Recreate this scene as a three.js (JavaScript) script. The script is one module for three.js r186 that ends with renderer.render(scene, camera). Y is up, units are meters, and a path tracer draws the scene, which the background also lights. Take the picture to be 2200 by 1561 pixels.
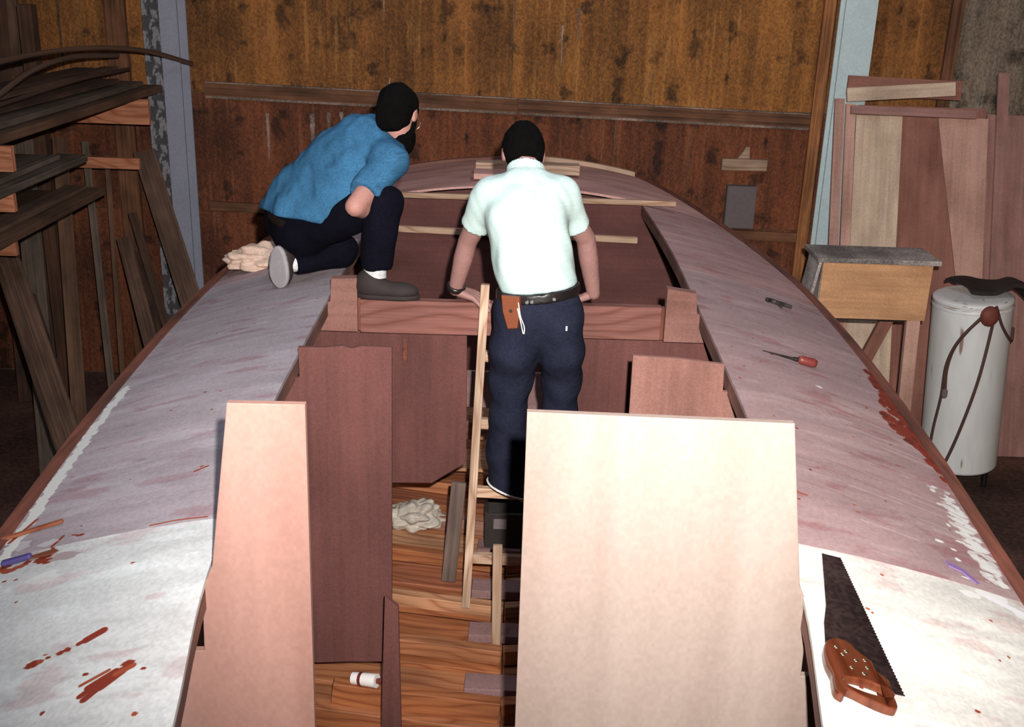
import * as THREE from 'three';
import { RoundedBoxGeometry } from 'three/addons/geometries/RoundedBoxGeometry.js';
import { mergeGeometries, mergeVertices } from 'three/addons/utils/BufferGeometryUtils.js';
import { RectAreaLightUniformsLib } from 'three/addons/lights/RectAreaLightUniformsLib.js';

// ---------------------------------------------------------------- camera, light, exposure
const scene = new THREE.Scene();
scene.background = new THREE.Color(0x000000);
const camera = new THREE.PerspectiveCamera(36.75, 2200 / 1561, 0.05, 60);
camera.rotation.order = 'YXZ';
camera.position.set(0, 3.32, 0);
camera.rotation.set(-0.3433, 0, 0.03316);
scene.add(camera);
const renderer = new THREE.WebGLRenderer();
renderer.toneMapping = THREE.LinearToneMapping;
renderer.toneMappingExposure = 1.0;
renderer.shadowMap.enabled = true;
RectAreaLightUniformsLib.init();
// photographer's flash, mounted above and to the right of the lens
const FLASH = [0.08, 3.46, 0.0];
const flash = new THREE.SpotLight(0xfff7f0, 110, 0, 0.95, 1, 2);
flash.position.set(...FLASH);
flash.target.position.set(1.15, 2.85, -8.7);
flash.castShadow = true; flash.shadow.mapSize.set(2048, 2048); flash.shadow.radius = 1;
scene.add(flash, flash.target);
// two cool fluorescent fittings under the shop ceiling (fittings are built further down)
const TUBES = [[-0.9, 5.0, -3.2], [0.9, 5.0, -5.6]];
for (const [x, y, z] of TUBES) {
  const r = new THREE.RectAreaLight(0xe4ecff, 15, 0.22, 2.3);
  r.position.set(x, y - 0.062, z); r.rotation.x = -Math.PI / 2; scene.add(r);
}

// ---------------------------------------------------------------- helpers
let seed = 12345;
const rnd = () => { seed = (seed + 0x6D2B79F5) | 0; let t = Math.imul(seed ^ (seed >>> 15), 1 | seed); t = (t + Math.imul(t ^ (t >>> 7), 61 | t)) ^ t; return ((t ^ (t >>> 14)) >>> 0) / 4294967296; };
const rr = (a, b) => a + (b - a) * rnd();
const V = (x, y, z) => new THREE.Vector3(x, y, z);
const lerp = (a, b, t) => a + (b - a) * t;
const clamp = (x, a, b) => Math.max(a, Math.min(b, x));
const sstep = (a, b, x) => { const t = clamp((x - a) / (b - a), 0, 1); return t * t * (3 - 2 * t); };
const hsh = (x, y, z) => { let h = Math.imul(x, 374761393) ^ Math.imul(y, 668265263) ^ Math.imul(z, 2147483647 - 1274126177); h = Math.imul(h ^ (h >>> 13), 1274126177); return ((h ^ (h >>> 16)) >>> 0) / 4294967296; };
function vn2(x, y, px, py, s) {           // periodic value noise
  const x0 = Math.floor(x), y0 = Math.floor(y), fx = x - x0, fy = y - y0, u = fx * fx * (3 - 2 * fx), v = fy * fy * (3 - 2 * fy);
  const m = (a, n) => ((a % n) + n) % n, xa = m(x0, px), xb = m(x0 + 1, px), ya = m(y0, py), yb = m(y0 + 1, py);
  return lerp(lerp(hsh(xa, ya, s), hsh(xb, ya, s), u), lerp(hsh(xa, yb, s), hsh(xb, yb, s), u), v);
}
function fb2(u, v, fx, fy, oct, s) { let a = 0.5, t = 0, n = 0; for (let o = 0; o < oct; o++) { t += a * vn2(u * fx, v * fy, fx, fy, s + o); n += a; a *= 0.5; fx *= 2; fy *= 2; } return t / n; }
function vn3(x, y, z, s) {
  const x0 = Math.floor(x), y0 = Math.floor(y), z0 = Math.floor(z), f = t => t * t * (3 - 2 * t), u = f(x - x0), v = f(y - y0), w = f(z - z0);
  const h = (i, j, k) => hsh(x0 + i, y0 + j, (z0 + k) * 31 + s);
  return lerp(lerp(lerp(h(0, 0, 0), h(1, 0, 0), u), lerp(h(0, 1, 0), h(1, 1, 0), u), v), lerp(lerp(h(0, 0, 1), h(1, 0, 1), u), lerp(h(0, 1, 1), h(1, 1, 1), u), v), w);
}
function dataTex(w, h, fn) {
  const d = new Uint8Array(w * h * 4);
  for (let j = 0; j < h; j++) for (let i = 0; i < w; i++) { const c = fn(i / w, j / h), k = (j * w + i) * 4; for (let q = 0; q < 3; q++) d[k + q] = clamp(c[q] * 255, 0, 255); d[k + 3] = 255; }
  const t = new THREE.DataTexture(d, w, h); t.colorSpace = THREE.SRGBColorSpace; t.wrapS = t.wrapT = THREE.RepeatWrapping; t.magFilter = THREE.LinearFilter; t.minFilter = THREE.LinearMipmapLinearFilter; t.generateMipmaps = true; t.needsUpdate = true;
  return t;
}
const used = new Map();
function numbered(name) { const n = used.get(name) || 0; used.set(name, n + 1); return n ? name + '_' + String(n).padStart(3, '0') : name; }
function mesh(name, geo, mat, parent) {
  const m = new THREE.Mesh(geo, mat); m.castShadow = m.receiveShadow = true; m.name = parent ? name : numbered(name); (parent || scene).add(m); return m;
}
function group(name, pos) { const g = new THREE.Group(); g.name = numbered(name); if (pos) g.position.set(...pos); scene.add(g); return g; }
function tag(o, label, category, grp) { o.userData.label = label; o.userData.category = category; if (grp) o.userData.group = grp; return o; }
function struct(o) { o.userData.kind = 'structure'; return o; }

// uv in metres, grain (u) along the longest side; geo becomes non-indexed
function metreUV(geo, axis, scale = 1) {
  const g = geo.index ? geo.toNonIndexed() : geo; g.computeBoundingBox();
  const s = g.boundingBox.getSize(V(0, 0, 0)).toArray(); const L = axis ?? s.indexOf(Math.max(...s));
  const p = g.attributes.position, uv = new Float32Array(p.count * 2), ou = rnd() * 7, ov = rnd() * 7;
  const a = V(0, 0, 0), b = V(0, 0, 0), c = V(0, 0, 0);
  for (let i = 0; i < p.count; i += 3) {
    a.fromBufferAttribute(p, i); b.fromBufferAttribute(p, i + 1); c.fromBufferAttribute(p, i + 2);
    b.sub(a); c.sub(a); b.cross(c); const n = b.toArray().map(Math.abs), N = n.indexOf(Math.max(...n));
    const ax = [0, 1, 2].filter(k => k !== N); let U = ax[0], W = ax[1]; if (ax.includes(L)) { U = L; W = ax.find(k => k !== L); }
    for (let k = 0; k < 3; k++) { const q = [p.getX(i + k), p.getY(i + k), p.getZ(i + k)]; uv[(i + k) * 2] = q[U] * scale + ou; uv[(i + k) * 2 + 1] = q[W] * scale + ov; }
  }
  g.setAttribute('uv', new THREE.BufferAttribute(uv, 2)); return g;
}
function boxGeo(w, h, d, r = 0.003, axis) { return metreUV(r ? new RoundedBoxGeometry(w, h, d, 1, Math.min(r, w / 2.2, h / 2.2, d / 2.2)) : new THREE.BoxGeometry(w, h, d), axis); }
function board(name, mat, parent, c, s, rot = [0, 0, 0], r = 0.003, axis) {
  const m = mesh(name, boxGeo(...s, r, axis), mat, parent); m.position.set(...c); m.rotation.set(...rot); return m;
}
// board from a to b; its wide face looks along n
function plank(name, mat, parent, a, b, width, thick, n = [0, 0, 1], r = 0.003) {
  const A = V(...a), B = V(...b), d = B.clone().sub(A), L = d.length(); d.normalize();
  const N = V(...n); N.addScaledVector(d, -N.dot(d)).normalize(); const S = V(0, 0, 0).crossVectors(d, N);
  const m = mesh(name, boxGeo(width, L, thick, r, 1), mat, parent);
  m.quaternion.setFromRotationMatrix(new THREE.Matrix4().makeBasis(S, d, N)); m.position.copy(A).add(B).multiplyScalar(0.5); return m;
}
// upright panel cut from a flat outline (x, y), thickness t, back face at z
function panel(name, mat, parent, pts, z, t, axis = 1) {
  const sh = new THREE.Shape(); pts.forEach(([x, y], i) => i ? sh.lineTo(x, y) : sh.moveTo(x, y)); sh.closePath();
  const g = new THREE.ExtrudeGeometry(sh, { depth: t - 0.002, bevelEnabled: true, bevelThickness: 0.001, bevelSize: 0.0015, bevelOffset: -0.0015, bevelSegments: 1 });
  const m = mesh(name, metreUV(g, axis), mat, parent); m.position.z = z + 0.001; return m;
}
// closed slab from a top surface f(u, v) with thickness th measured along -y (or dir)
function slab(f, nu, nv, th, uvf, dir = [0, -1, 0]) {
  const P = [], U = [], I = [], D = V(...dir).multiplyScalar(th);
  const put = (p, u) => { P.push(p.x, p.y, p.z); U.push(u[0], u[1]); return P.length / 3 - 1; };
  const uvq = uvf || ((p) => [p.x, p.z]);
  const T = [], B = [];
  for (let j = 0; j <= nv; j++) for (let i = 0; i <= nu; i++) { const p = f(i / nu, j / nv); T.push(p); B.push(p.clone().add(D)); }
  const id = (i, j) => j * (nu + 1) + i;
  const t0 = T.map(p => put(p, uvq(p))), b0 = B.map(p => put(p, uvq(p)));
  const nrm = V(0, 0, 0).crossVectors(T[id(1, 0)].clone().sub(T[0]), T[id(0, 1)].clone().sub(T[0])); const flip = nrm.dot(D) > 0;
  const quad = (a, b, c, d) => { if (flip) I.push(a, c, b, a, d, c); else I.push(a, b, c, a, c, d); };
  for (let j = 0; j < nv; j++) for (let i = 0; i < nu; i++) { quad(t0[id(i, j)], t0[id(i + 1, j)], t0[id(i + 1, j + 1)], t0[id(i, j + 1)]); quad(b0[id(i, j)], b0[id(i, j + 1)], b0[id(i + 1, j + 1)], b0[id(i + 1, j)]); }
  const side = (a, b) => { const q = [put(T[a], uvq(T[a])), put(T[b], uvq(T[b])), put(B[b], uvq(B[b])), put(B[a], uvq(B[a]))]; quad(q[0], q[3], q[2], q[1]); };
  for (let i = 0; i < nu; i++) { side(id(i, 0), id(i + 1, 0)); side(id(i + 1, nv), id(i, nv)); }
  for (let j = 0; j < nv; j++) { side(id(0, j + 1), id(0, j)); side(id(nu, j), id(nu, j + 1)); }
  const g = new THREE.BufferGeometry(); g.setAttribute('position', new THREE.Float32BufferAttribute(P, 3)); g.setAttribute('uv', new THREE.Float32BufferAttribute(U, 2)); g.setIndex(I); g.computeVertexNormals(); return g;
}
function tube(name, mat, parent, pts, r, seg = 40, rad = 8) { return mesh(name, new THREE.TubeGeometry(new THREE.CatmullRomCurve3(pts.map(p => V(...p))), seg, r, rad), mat, parent); }

// ---------------------------------------------------------------- materials
const tPly = dataTex(768, 768, (u, v) => { const s = fb2(u, v, 2, 60, 3, 11), b = fb2(u, v, 3, 5, 4, 21), f = fb2(u, v, 200, 200, 2, 31), w = fb2(u, v, 4, 16, 3, 41); const k = 0.84 + 0.14 * (s - 0.5) + 0.26 * (b - 0.5) + 0.14 * (f - 0.5) + 0.1 * (w - 0.5); return [k, k - 0.02 + 0.05 * (b - 0.5), k - 0.03 + 0.06 * (b - 0.5)]; });
const tPanel = dataTex(768, 768, (u, v) => { const s = fb2(u, v, 1, 12, 3, 13), b = fb2(u, v, 2, 5, 3, 23), f = fb2(u, v, 120, 160, 2, 33); const k = 0.9 + 0.16 * (s - 0.5) + 0.1 * (b - 0.5) + 0.07 * (f - 0.5); return [k, k - 0.01 + 0.04 * (s - 0.5), k - 0.015 + 0.06 * (s - 0.5)]; });
const tGrain = dataTex(768, 768, (u, v) => { const warp = fb2(u, v, 2, 6, 3, 51) * 4, r = (v * 22 + warp) % 1, line = Math.pow(Math.abs(r * 2 - 1), 3), f = fb2(u, v, 5, 190, 2, 61), b = fb2(u, v, 3, 6, 4, 71); const k = 0.9 - 0.2 * line * (0.3 + b) + 0.22 * (f - 0.5) + 0.42 * (b - 0.5); return [k, k * (0.97 - 0.1 * line), k * (0.95 - 0.16 * line)]; });
const tOld = dataTex(768, 768, (u, v) => { const s = fb2(u, v, 2, 90, 3, 81), b = fb2(u, v, 3, 7, 4, 91), d = fb2(u, v, 9, 22, 3, 95); const k = 0.76 + 0.4 * (s - 0.5) + 0.45 * (b - 0.5) + 0.2 * (d - 0.5); return [k, k * 0.96, k * 0.92]; });
// stained wall sheathing: u across, v up
const tWall = dataTex(1024, 1024, (u, v) => {
  const s = fb2(u, v, 90, 2, 3, 101), m = fb2(u, v, 20, 3, 4, 111), b = fb2(u, v, 5, 4, 4, 121), f = fb2(u, v, 220, 160, 2, 131), drip = sstep(0.6, 0.8, fb2(u, v, 60, 4, 3, 141)), blot = sstep(0.62, 0.8, fb2(u, v, 16, 14, 4, 151));
  let k = 0.78 + 0.24 * (s - 0.5) + 0.4 * (m - 0.5) + 0.45 * (b - 0.5) + 0.4 * (f - 0.5) - 0.28 * blot; const g = 0.42 * drip * b;
  return [k + g * 0.55, k * 0.97 + g * 0.8, k * 0.93 + g];
});
const tGrit = dataTex(512, 512, (u, v) => { const b = fb2(u, v, 4, 4, 5, 161), f = fb2(u, v, 120, 120, 2, 171); const k = 0.7 + 0.7 * (b - 0.5) + 0.4 * (f - 0.5); return [k, k, k]; });
const tPeel = dataTex(256, 512, (u, v) => { const a = sstep(0.46, 0.56, fb2(u, v, 6, 14, 4, 181)), f = fb2(u, v, 60, 60, 2, 191); const k = lerp(0.5, 0.9, a) + 0.3 * (f - 0.5); return [k, k, k * 1.02]; });
const tCloth = dataTex(256, 256, (u, v) => { const b = fb2(u, v, 5, 5, 4, 201), f = fb2(u, v, 90, 90, 2, 211); const k = 0.88 + 0.2 * (b - 0.5) + 0.24 * (f - 0.5); return [k, k, k]; });
const tFine = dataTex(256, 256, (u, v) => { const b = fb2(u, v, 4, 4, 4, 203), f = fb2(u, v, 100, 100, 2, 213); const k = 0.94 + 0.08 * (b - 0.5) + 0.09 * (f - 0.5); return [k, k, k]; });
const tTank = dataTex(512, 1024, (u, v) => { const b = fb2(u, v, 4, 6, 4, 221), r = 0.8 * sstep(0.71, 0.76, fb2(u, v, 22, 34, 3, 231)), f = fb2(u, v, 50, 90, 2, 241); const k = 0.92 + 0.14 * (b - 0.5) + 0.06 * (f - 0.5); return [k - r * 0.36, k - r * 0.5, k - r * 0.55]; });
function M(color, map, rough = 0.85, rep = 1, o = {}) {
  let m = map; if (map && rep !== 1) { m = map.clone(); m.repeat.set(rep, rep); m.needsUpdate = true; }
  const c = Array.isArray(color) ? new THREE.Color().setRGB(...color) : new THREE.Color(color);
  return new THREE.MeshStandardMaterial({ color: c, map: m || null, roughness: rough, ...o });
}
const dull = (c, m) => new THREE.MeshPhysicalMaterial({ color: new THREE.Color().setRGB(...c), map: m, roughness: 0.95, specularIntensity: 0.12 });
const mat = {
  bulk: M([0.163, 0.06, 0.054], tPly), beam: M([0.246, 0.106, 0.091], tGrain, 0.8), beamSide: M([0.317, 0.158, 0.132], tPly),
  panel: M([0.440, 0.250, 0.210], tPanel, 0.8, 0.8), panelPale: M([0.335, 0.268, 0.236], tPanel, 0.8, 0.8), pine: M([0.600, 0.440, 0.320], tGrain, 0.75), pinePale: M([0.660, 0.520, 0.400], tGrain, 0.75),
  rail: M([0.24, 0.08, 0.052], tOld), carlin: M([0.300, 0.150, 0.125], tOld), hull: M([0.3, 0.15, 0.1], tOld), hullIn: M([0.32, 0.13, 0.08], tGrain),
  bottom: [M([0.4, 0.15, 0.055], tGrain, 0.7), M([0.46, 0.2, 0.09], tGrain, 0.7), M([0.33, 0.12, 0.055], tGrain, 0.7), M([0.56, 0.31, 0.17], tGrain, 0.7)],
  timber: M([0.360, 0.190, 0.140], tGrain), mauve: M([0.360, 0.220, 0.220], tPly), foredeck: M([0.850, 0.520, 0.480], tPly),
  old: [M([0.18, 0.1, 0.062], tOld), M([0.21, 0.13, 0.093], tOld), M([0.115, 0.06, 0.038], tOld), M([0.19, 0.155, 0.13], tOld)], arm: M([0.62, 0.27, 0.15], tGrain),
  greyWood: M([0.200, 0.150, 0.135], tOld),
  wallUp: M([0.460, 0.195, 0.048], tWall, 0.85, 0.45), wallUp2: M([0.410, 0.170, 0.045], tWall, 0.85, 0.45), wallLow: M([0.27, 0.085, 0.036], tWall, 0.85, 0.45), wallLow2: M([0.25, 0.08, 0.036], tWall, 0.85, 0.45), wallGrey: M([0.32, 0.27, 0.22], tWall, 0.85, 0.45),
  wallRail: M([0.3, 0.14, 0.075], tOld), dust: M([0.46, 0.34, 0.27], tGrit), drip: M([0.5, 0.36, 0.3], tGrit), stud: M([0.6, 0.26, 0.1], tOld),
  steel: M([0.340, 0.360, 0.460], tFine, 0.55), steelR: M([0.700, 0.880, 0.920], tFine, 0.55), peel: M([0.34, 0.34, 0.36], tPeel, 0.85, 3),
  floor: M([0.200, 0.100, 0.080], tGrit, 0.9, 0.5), ceil: M([0.3, 0.25, 0.2], tGrit), shell: M([0.3, 0.2, 0.12], tGrit),
  tanPly: M([0.800, 0.500, 0.410], tPly), palePly: M([0.950, 0.780, 0.600], tPly), brownPly: M([0.460, 0.215, 0.165], tPly), tanDark: M([0.680, 0.420, 0.350], tPly), mauvePly: M([0.560, 0.320, 0.290], tPly), orangePly: M([0.920, 0.530, 0.280], tPly),
  dirty: M([0.62, 0.55, 0.52], tGrit), tank: M([0.970, 1.000, 1.000], tTank, 0.45), cord: M([0.09, 0.045, 0.035], null, 0.6), plugRed: M([0.24, 0.06, 0.04], tCloth, 0.7), dark: M([0.03, 0.022, 0.02], tCloth, 0.7), iron: M([0.05, 0.045, 0.045], tGrit, 0.5, 1, { metalness: 0.6 }),
  paper: M([0.620, 0.560, 0.480], tCloth), rag: M([0.750, 0.550, 0.440], tCloth), white: M([0.9, 0.9, 0.88], null), gray: M([0.2, 0.16, 0.165], tFine),
  skin: M([0.360, 0.195, 0.175], tFine, 0.6), skinTan: M([0.460, 0.230, 0.190], tFine, 0.6), hair: dull([0.0035, 0.003, 0.003], tCloth), shirtWhite: M([0.600, 0.780, 0.760], tFine), shirtBlue: dull([0.052, 0.175, 0.331], tCloth), jeans: dull([0.022, 0.025, 0.047], tCloth), black: dull([0.005, 0.005, 0.011], tCloth), belt: M([0.012, 0.009, 0.009], null, 0.35), leather: M([0.22, 0.055, 0.018], tFine, 0.6), shoe: M([0.022, 0.014, 0.014], tFine, 0.8), sole: M([0.34, 0.32, 0.35], tFine, 0.85), sock: M([0.8, 0.82, 0.85], tCloth), metal: M([0.7, 0.7, 0.72], null, 0.3, 1, { metalness: 1 }), lace: M([0.75, 0.72, 0.68], null),
  sawSteel: M([0.075, 0.048, 0.048], tGrit, 0.34, 1, { metalness: 0.3 }), sawHandle: M([0.13, 0.037, 0.017], tGrain, 0.25), brass: M([0.85, 0.75, 0.5], null, 0.3, 1, { metalness: 1 }), redHandle: M([0.160, 0.030, 0.025], null, 0.4), purple: M([0.2, 0.12, 0.3], null), blueHandle: M([0.07, 0.06, 0.2], null, 0.5), stickBrown: M([0.3, 0.1, 0.05], tGrain), tubeGlow: new THREE.MeshStandardMaterial({ color: 0xffffff, emissive: 0xe4ecff, emissiveIntensity: 3 }), enamel: M([0.75, 0.75, 0.75], null, 0.5),
};
mat.rag.side = mat.paper.side = THREE.DoubleSide;

// ---------------------------------------------------------------- the shop: floor, walls, ceiling
const ROOM = { x0: -4.7, x1: 4.9, z0: -8.72, z1: 2.4, h: 5.25 };
function wallBox(name, m, c, s) { return struct(board(name, m, null, c, s, [0, 0, 0], 0)); }
wallBox('floor', mat.floor, [0.1, -0.06, -3.16], [10, 0.12, 11.6]);
wallBox('ceiling', mat.ceil, [0.1, ROOM.h + 0.06, -3.16], [10, 0.12, 11.6]);
wallBox('wall_left', mat.wallUp2, [ROOM.x0 - 0.06, 2.62, -3.16], [0.12, 5.25, 11.4]);
wallBox('wall_right', mat.wallUp2, [ROOM.x1 + 0.06, 2.62, -3.16], [0.12, 5.25, 11.4]);
wallBox('wall_front', mat.shell, [0.1, 2.62, ROOM.z1 + 0.06], [9.8, 5.25, 0.12]);
const wallBack = wallBox('wall_back', mat.shell, [0.1, 2.62, ROOM.z0 - 0.06], [9.8, 5.25, 0.12]);
wallBack.position.set(0, 0, 0); wallBack.geometry.translate(0.1, 2.62, ROOM.z0 - 0.06);
function sheet(m, x0, x1, y0, y1, dz = 0) { return board('plywood_sheet', m, wallBack, [(x0 + x1) / 2, (y0 + y1) / 2, ROOM.z0 + 0.008 + dz], [x1 - x0 - 0.008, y1 - y0 - 0.006, 0.014], [0, 0, 0], 0.0015, 0); }
for (const [m, x0, x1] of [['wallUp2', -4.65, -3.55], ['wallUp2', -3.54, -2.63], ['wallUp2', -2.63, -0.075], ['wallUp', -0.075, 2.36], ['wallUp2', 2.36, 3.3], ['wallGrey', 3.3, 4.85]])
  { sheet(mat[m], x0, x1, 2.36, 4.2); sheet(mat[m], x0, x1, 4.2, 5.24); }
for (const [m, x0, x1] of [['wallLow2', -4.65, -2.63], ['wallLow2', -2.63, -0.9], ['wallLow', -0.9, 0.75], ['wallLow', 0.75, 2.36], ['wallLow2', 2.36, 4.85]])
  { sheet(mat[m], x0, x1, 1.43, 2.36, 0.002); sheet(mat[m], x0, x1, 0.01, 1.43); }
// girts across the sheathing, their upper edges thick with dust
for (const [x0, x1] of [[-2.46, -0.02], [-0.02, 2.26]]) {
  const c = (x0 + x1) / 2, y = 2.335 - 0.02 * c;
  const g = board('wall_girt', mat.wallRail, wallBack, [c, y, ROOM.z0 + 0.03], [x1 - x0, 0.115, 0.035], [0, 0, -0.02]);
  board('dust_ledge', mat.dust, wallBack, [c, y + 0.062, ROOM.z0 + 0.033], [x1 - x0 - 0.02, 0.012, 0.042], [0, 0, -0.02], 0.004);
  board('dust_ledge', mat.dust, wallBack, [c, y - 0.05, ROOM.z0 + 0.045], [x1 - x0 - 0.02, 0.02, 0.012], [0, 0, -0.02], 0.004);
}
board('wall_girt', mat.wallRail, wallBack, [-0.1, 1.425, ROOM.z0 + 0.03], [4.74, 0.075, 0.035], [0, 0, -0.022]);
board('wall_stud', mat.stud, wallBack, [2.3, 2.62, ROOM.z0 + 0.04], [0.085, 5.2, 0.05]);
board('wall_stud', mat.wallRail, wallBack, [3.26, 3.2, ROOM.z0 + 0.04], [0.09, 3.9, 0.05]);
board('wall_stud', mat.wallRail, wallBack, [-3.1, 2.62, ROOM.z0 + 0.04], [0.16, 5.2, 0.05]);
board('wall_stud', mat.old[1], wallBack, [-3.88, 2.62, ROOM.z0 + 0.04], [0.09, 5.2, 0.05]);
// white paint runs on the sheathing
for (const [x, y, l, w] of [[-1.63, 2.23, 0.26, 0.035], [-1.5, 2.24, 0.17, 0.028], [-1.4, 2.25, 0.14, 0.024], [-1.31, 2.24, 0.2, 0.02], [-1.98, 2.22, 0.36, 0.024], [-1.02, 2.52, 0.16, 0.014], [-1.06, 3.1, 0.16, 0.01], [0.3, 2.95, 0.3, 0.014], [0.42, 3.08, 0.22, 0.018]]) {
  const P = [], n = 9; for (let i = 0; i <= n; i++) P.push([x - w * (0.25 + 0.5 * rnd()) * (1 - 0.6 * i / n), y - l * i / n]); for (let i = n; i >= 0; i--) P.push([x + w * (0.25 + 0.5 * rnd()) * (1 - 0.6 * i / n), y - l * i / n]);
  const m = mesh('paint_run', new THREE.ExtrudeGeometry(new THREE.Shape(P.map(p => new THREE.Vector2(...p))), { depth: 0.0015, bevelEnabled: false }), mat.drip, wallBack); m.position.z = ROOM.z0 + 0.0172;
}

// fluorescent fittings over the boat
TUBES.forEach(([x, y, z], i) => {
  const g = tag(group('ceiling_light', [x, 0, z]), i ? 'white fluorescent ceiling fitting hung over the foredeck end' : 'white fluorescent ceiling fitting hung over the cockpit end', 'light');
  board('housing', mat.enamel, g, [0, y, 0], [0.26, 0.07, 2.4], [0, 0, 0], 0.01);
  const t = mesh('tube', new THREE.CylinderGeometry(0.019, 0.019, 2.3, 12).rotateX(Math.PI / 2), mat.tubeGlow, g); t.position.set(0, y - 0.05, 0);
  for (const s of [-0.9, 0.9]) board('hanger', mat.iron, g, [0, (y + 0.035 + ROOM.h) / 2, s], [0.012, ROOM.h - y - 0.03, 0.012], [0, 0, 0], 0);
});

// steel columns
function iBeam(w, d, tf, tw, h) {
  const s = new THREE.Shape(), a = w / 2, b = d / 2, c = tw / 2;
  [[-a, -b], [a, -b], [a, -b + tf], [c, -b + tf], [c, b - tf], [a, b - tf], [a, b], [-a, b], [-a, b - tf], [-c, b - tf], [-c, -b + tf], [-a, -b + tf]].forEach(([x, y], i) => i ? s.lineTo(x, y) : s.moveTo(x, y));
  return metreUV(new THREE.ExtrudeGeometry(s, { depth: h, bevelEnabled: false }).rotateX(-Math.PI / 2), 1);
}
function column(x, z, w, d, m, label) {
  const g = tag(group('steel_column', [x, 0, z]), label, 'column');
  mesh('shaft', iBeam(w, d, 0.016, 0.012, ROOM.h - 0.002), m, g);
  board('base_plate', m, g, [0, 0.008, 0], [w + 0.08, 0.016, d + 0.06], [0, 0, 0], 0.002);
}
column(-2.625, -8.56, 0.135, 0.24, mat.steel, 'narrow grey-blue steel column beside the lumber rack');
column(2.475, -8.53, 0.235, 0.16, mat.steelR, 'wide pale steel column behind the stacked plywood');
tag(board('timber_post', mat.peel, null, [-2.79, 2.62, -8.6], [0.13, 5.24, 0.12], [0, 0, 0], 0.004), 'timber post with flaking grey paint beside steel column', 'post');

// ---------------------------------------------------------------- the boat
const D = 1.92, CROWN = 0.13;
const WZ = [-0.2, 1.6, 2.4, 3.2, 4.0, 4.6, 5.2, 6.0, 6.9, 7.6, 8.12], WW = [1.06, 1.215, 1.285, 1.355, 1.395, 1.405, 1.39, 1.31, 1.17, 1.03, 0.885];
const IZ = [-0.2, 1.5, 2.06, 3.0, 3.5, 4.2, 5.0, 6.5], IW = [0.40, 0.56, 0.645, 0.708, 0.716, 0.725, 0.738, 0.738];
function spline(X, Y, x) {               // Catmull-Rom through the stations
  let i = 0; while (i < X.length - 2 && x > X[i + 1]) i++;
  const h = X[i + 1] - X[i], t = clamp((x - X[i]) / h, 0, 1), m = k => k <= 0 ? (Y[1] - Y[0]) / (X[1] - X[0]) : k >= X.length - 1 ? (Y[k] - Y[k - 1]) / (X[k] - X[k - 1]) : (Y[k + 1] - Y[k - 1]) / (X[k + 1] - X[k - 1]);
  const t2 = t * t, t3 = t2 * t; return (2 * t3 - 3 * t2 + 1) * Y[i] + (t3 - 2 * t2 + t) * h * m(i) + (-2 * t3 + 3 * t2) * Y[i + 1] + (t3 - t2) * h * m(i + 1);
}
const W = z => spline(WZ, WW, -z), INN = z => spline(IZ, IW, -z), deckY = (x, z) => D + CROWN * (W(z) ** 2 - x * x);
const boat = group('wooden_boat'); tag(boat, 'unfinished plywood boat hull with side decks and open cabin', 'boat');

// deck sheets: each texture covers 1 m across by zl metres fore and aft
function deckTexture(side, z0, z1, base, marks) {
  const w = 640, h = Math.round(640 * (z0 - z1) / 1.0 * 0.8), c = document.createElement('canvas'); c.width = w; c.height = h;
  const g = c.getContext('2d'), im = g.createImageData(w, h), S = side * 97 + Math.round(-z0 * 10) * 7 + 500;
  for (let j = 0; j < h; j++) for (let i = 0; i < w; i++) {
    const u = i / w, v = j / h, st = fb2(u, v, 4, 70, 3, S), sw = fb2(u, v, 3, 26, 4, S + 5), b = fb2(u, v, 3, 7, 4, S + 9), f = fb2(u, v, 150, 330, 2, S + 13), ws = sstep(0.56, 0.72, fb2(u, v, 6, 40, 4, S + 17)), pk = sstep(0.6, 0.75, fb2(u, v, 7, 44, 4, S + 23));
    const k = 1 + 0.12 * (st - 0.5) + 0.14 * (sw - 0.5) + 0.12 * (b - 0.5) + 0.14 * (f - 0.5), q = (j * w + i) * 4;
    im.data[q] = clamp(base[0] * k + 9 * ws - 8 * pk, 0, 255); im.data[q + 1] = clamp(base[1] * k + 11 * ws - 20 * pk, 0, 255); im.data[q + 2] = clamp(base[2] * k + 11 * ws - 19 * pk, 0, 255); im.data[q + 3] = 255;
  }
  g.putImageData(im, 0, 0);
  const px = x => (Math.abs(x) - 0.45) * w, pz = z => (z0 - z) / (z0 - z1) * h, mm = w / 1000;
  const line = (pts, col, wd) => { g.strokeStyle = col; g.lineWidth = wd * mm; g.lineCap = 'round'; g.lineJoin = 'round'; g.beginPath(); pts.forEach(([x, z], i) => i ? g.lineTo(px(x), pz(z)) : g.moveTo(px(x), pz(z))); g.stroke(); };
  const blot = (x, z, rx, rz, col) => { g.fillStyle = col; g.beginPath(); for (let a = 0; a <= 14; a++) { const t = a / 14 * 6.283, k = 0.7 + 0.5 * hsh(a % 14, Math.round(x * 999), Math.round(z * 999)); const X = px(x) + Math.cos(t) * rx * mm * k, Y = pz(z) + Math.sin(t) * rz * mm * k; a ? g.lineTo(X, Y) : g.moveTo(X, Y); } g.fill(); };
  marks({ line, blot });
  const t = new THREE.CanvasTexture(c); t.colorSpace = THREE.SRGBColorSpace; t.anisotropy = 8; return t;
}
const BR = 'rgb(128,44,24)', BR2 = 'rgb(150,70,44)', WH = 'rgb(216,218,216)';
function edgeFill(z0, z1, side, m, amt, col = WH) { for (let i = 0; i < amt; i++) { const z = lerp(z0, z1, i / amt); m.blot(side * (W(z) - 0.048 - 0.012 * hsh(i, side + 3, 5)), z, 14 + 10 * hsh(i, 7, side + 4), 18, col); } }
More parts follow.
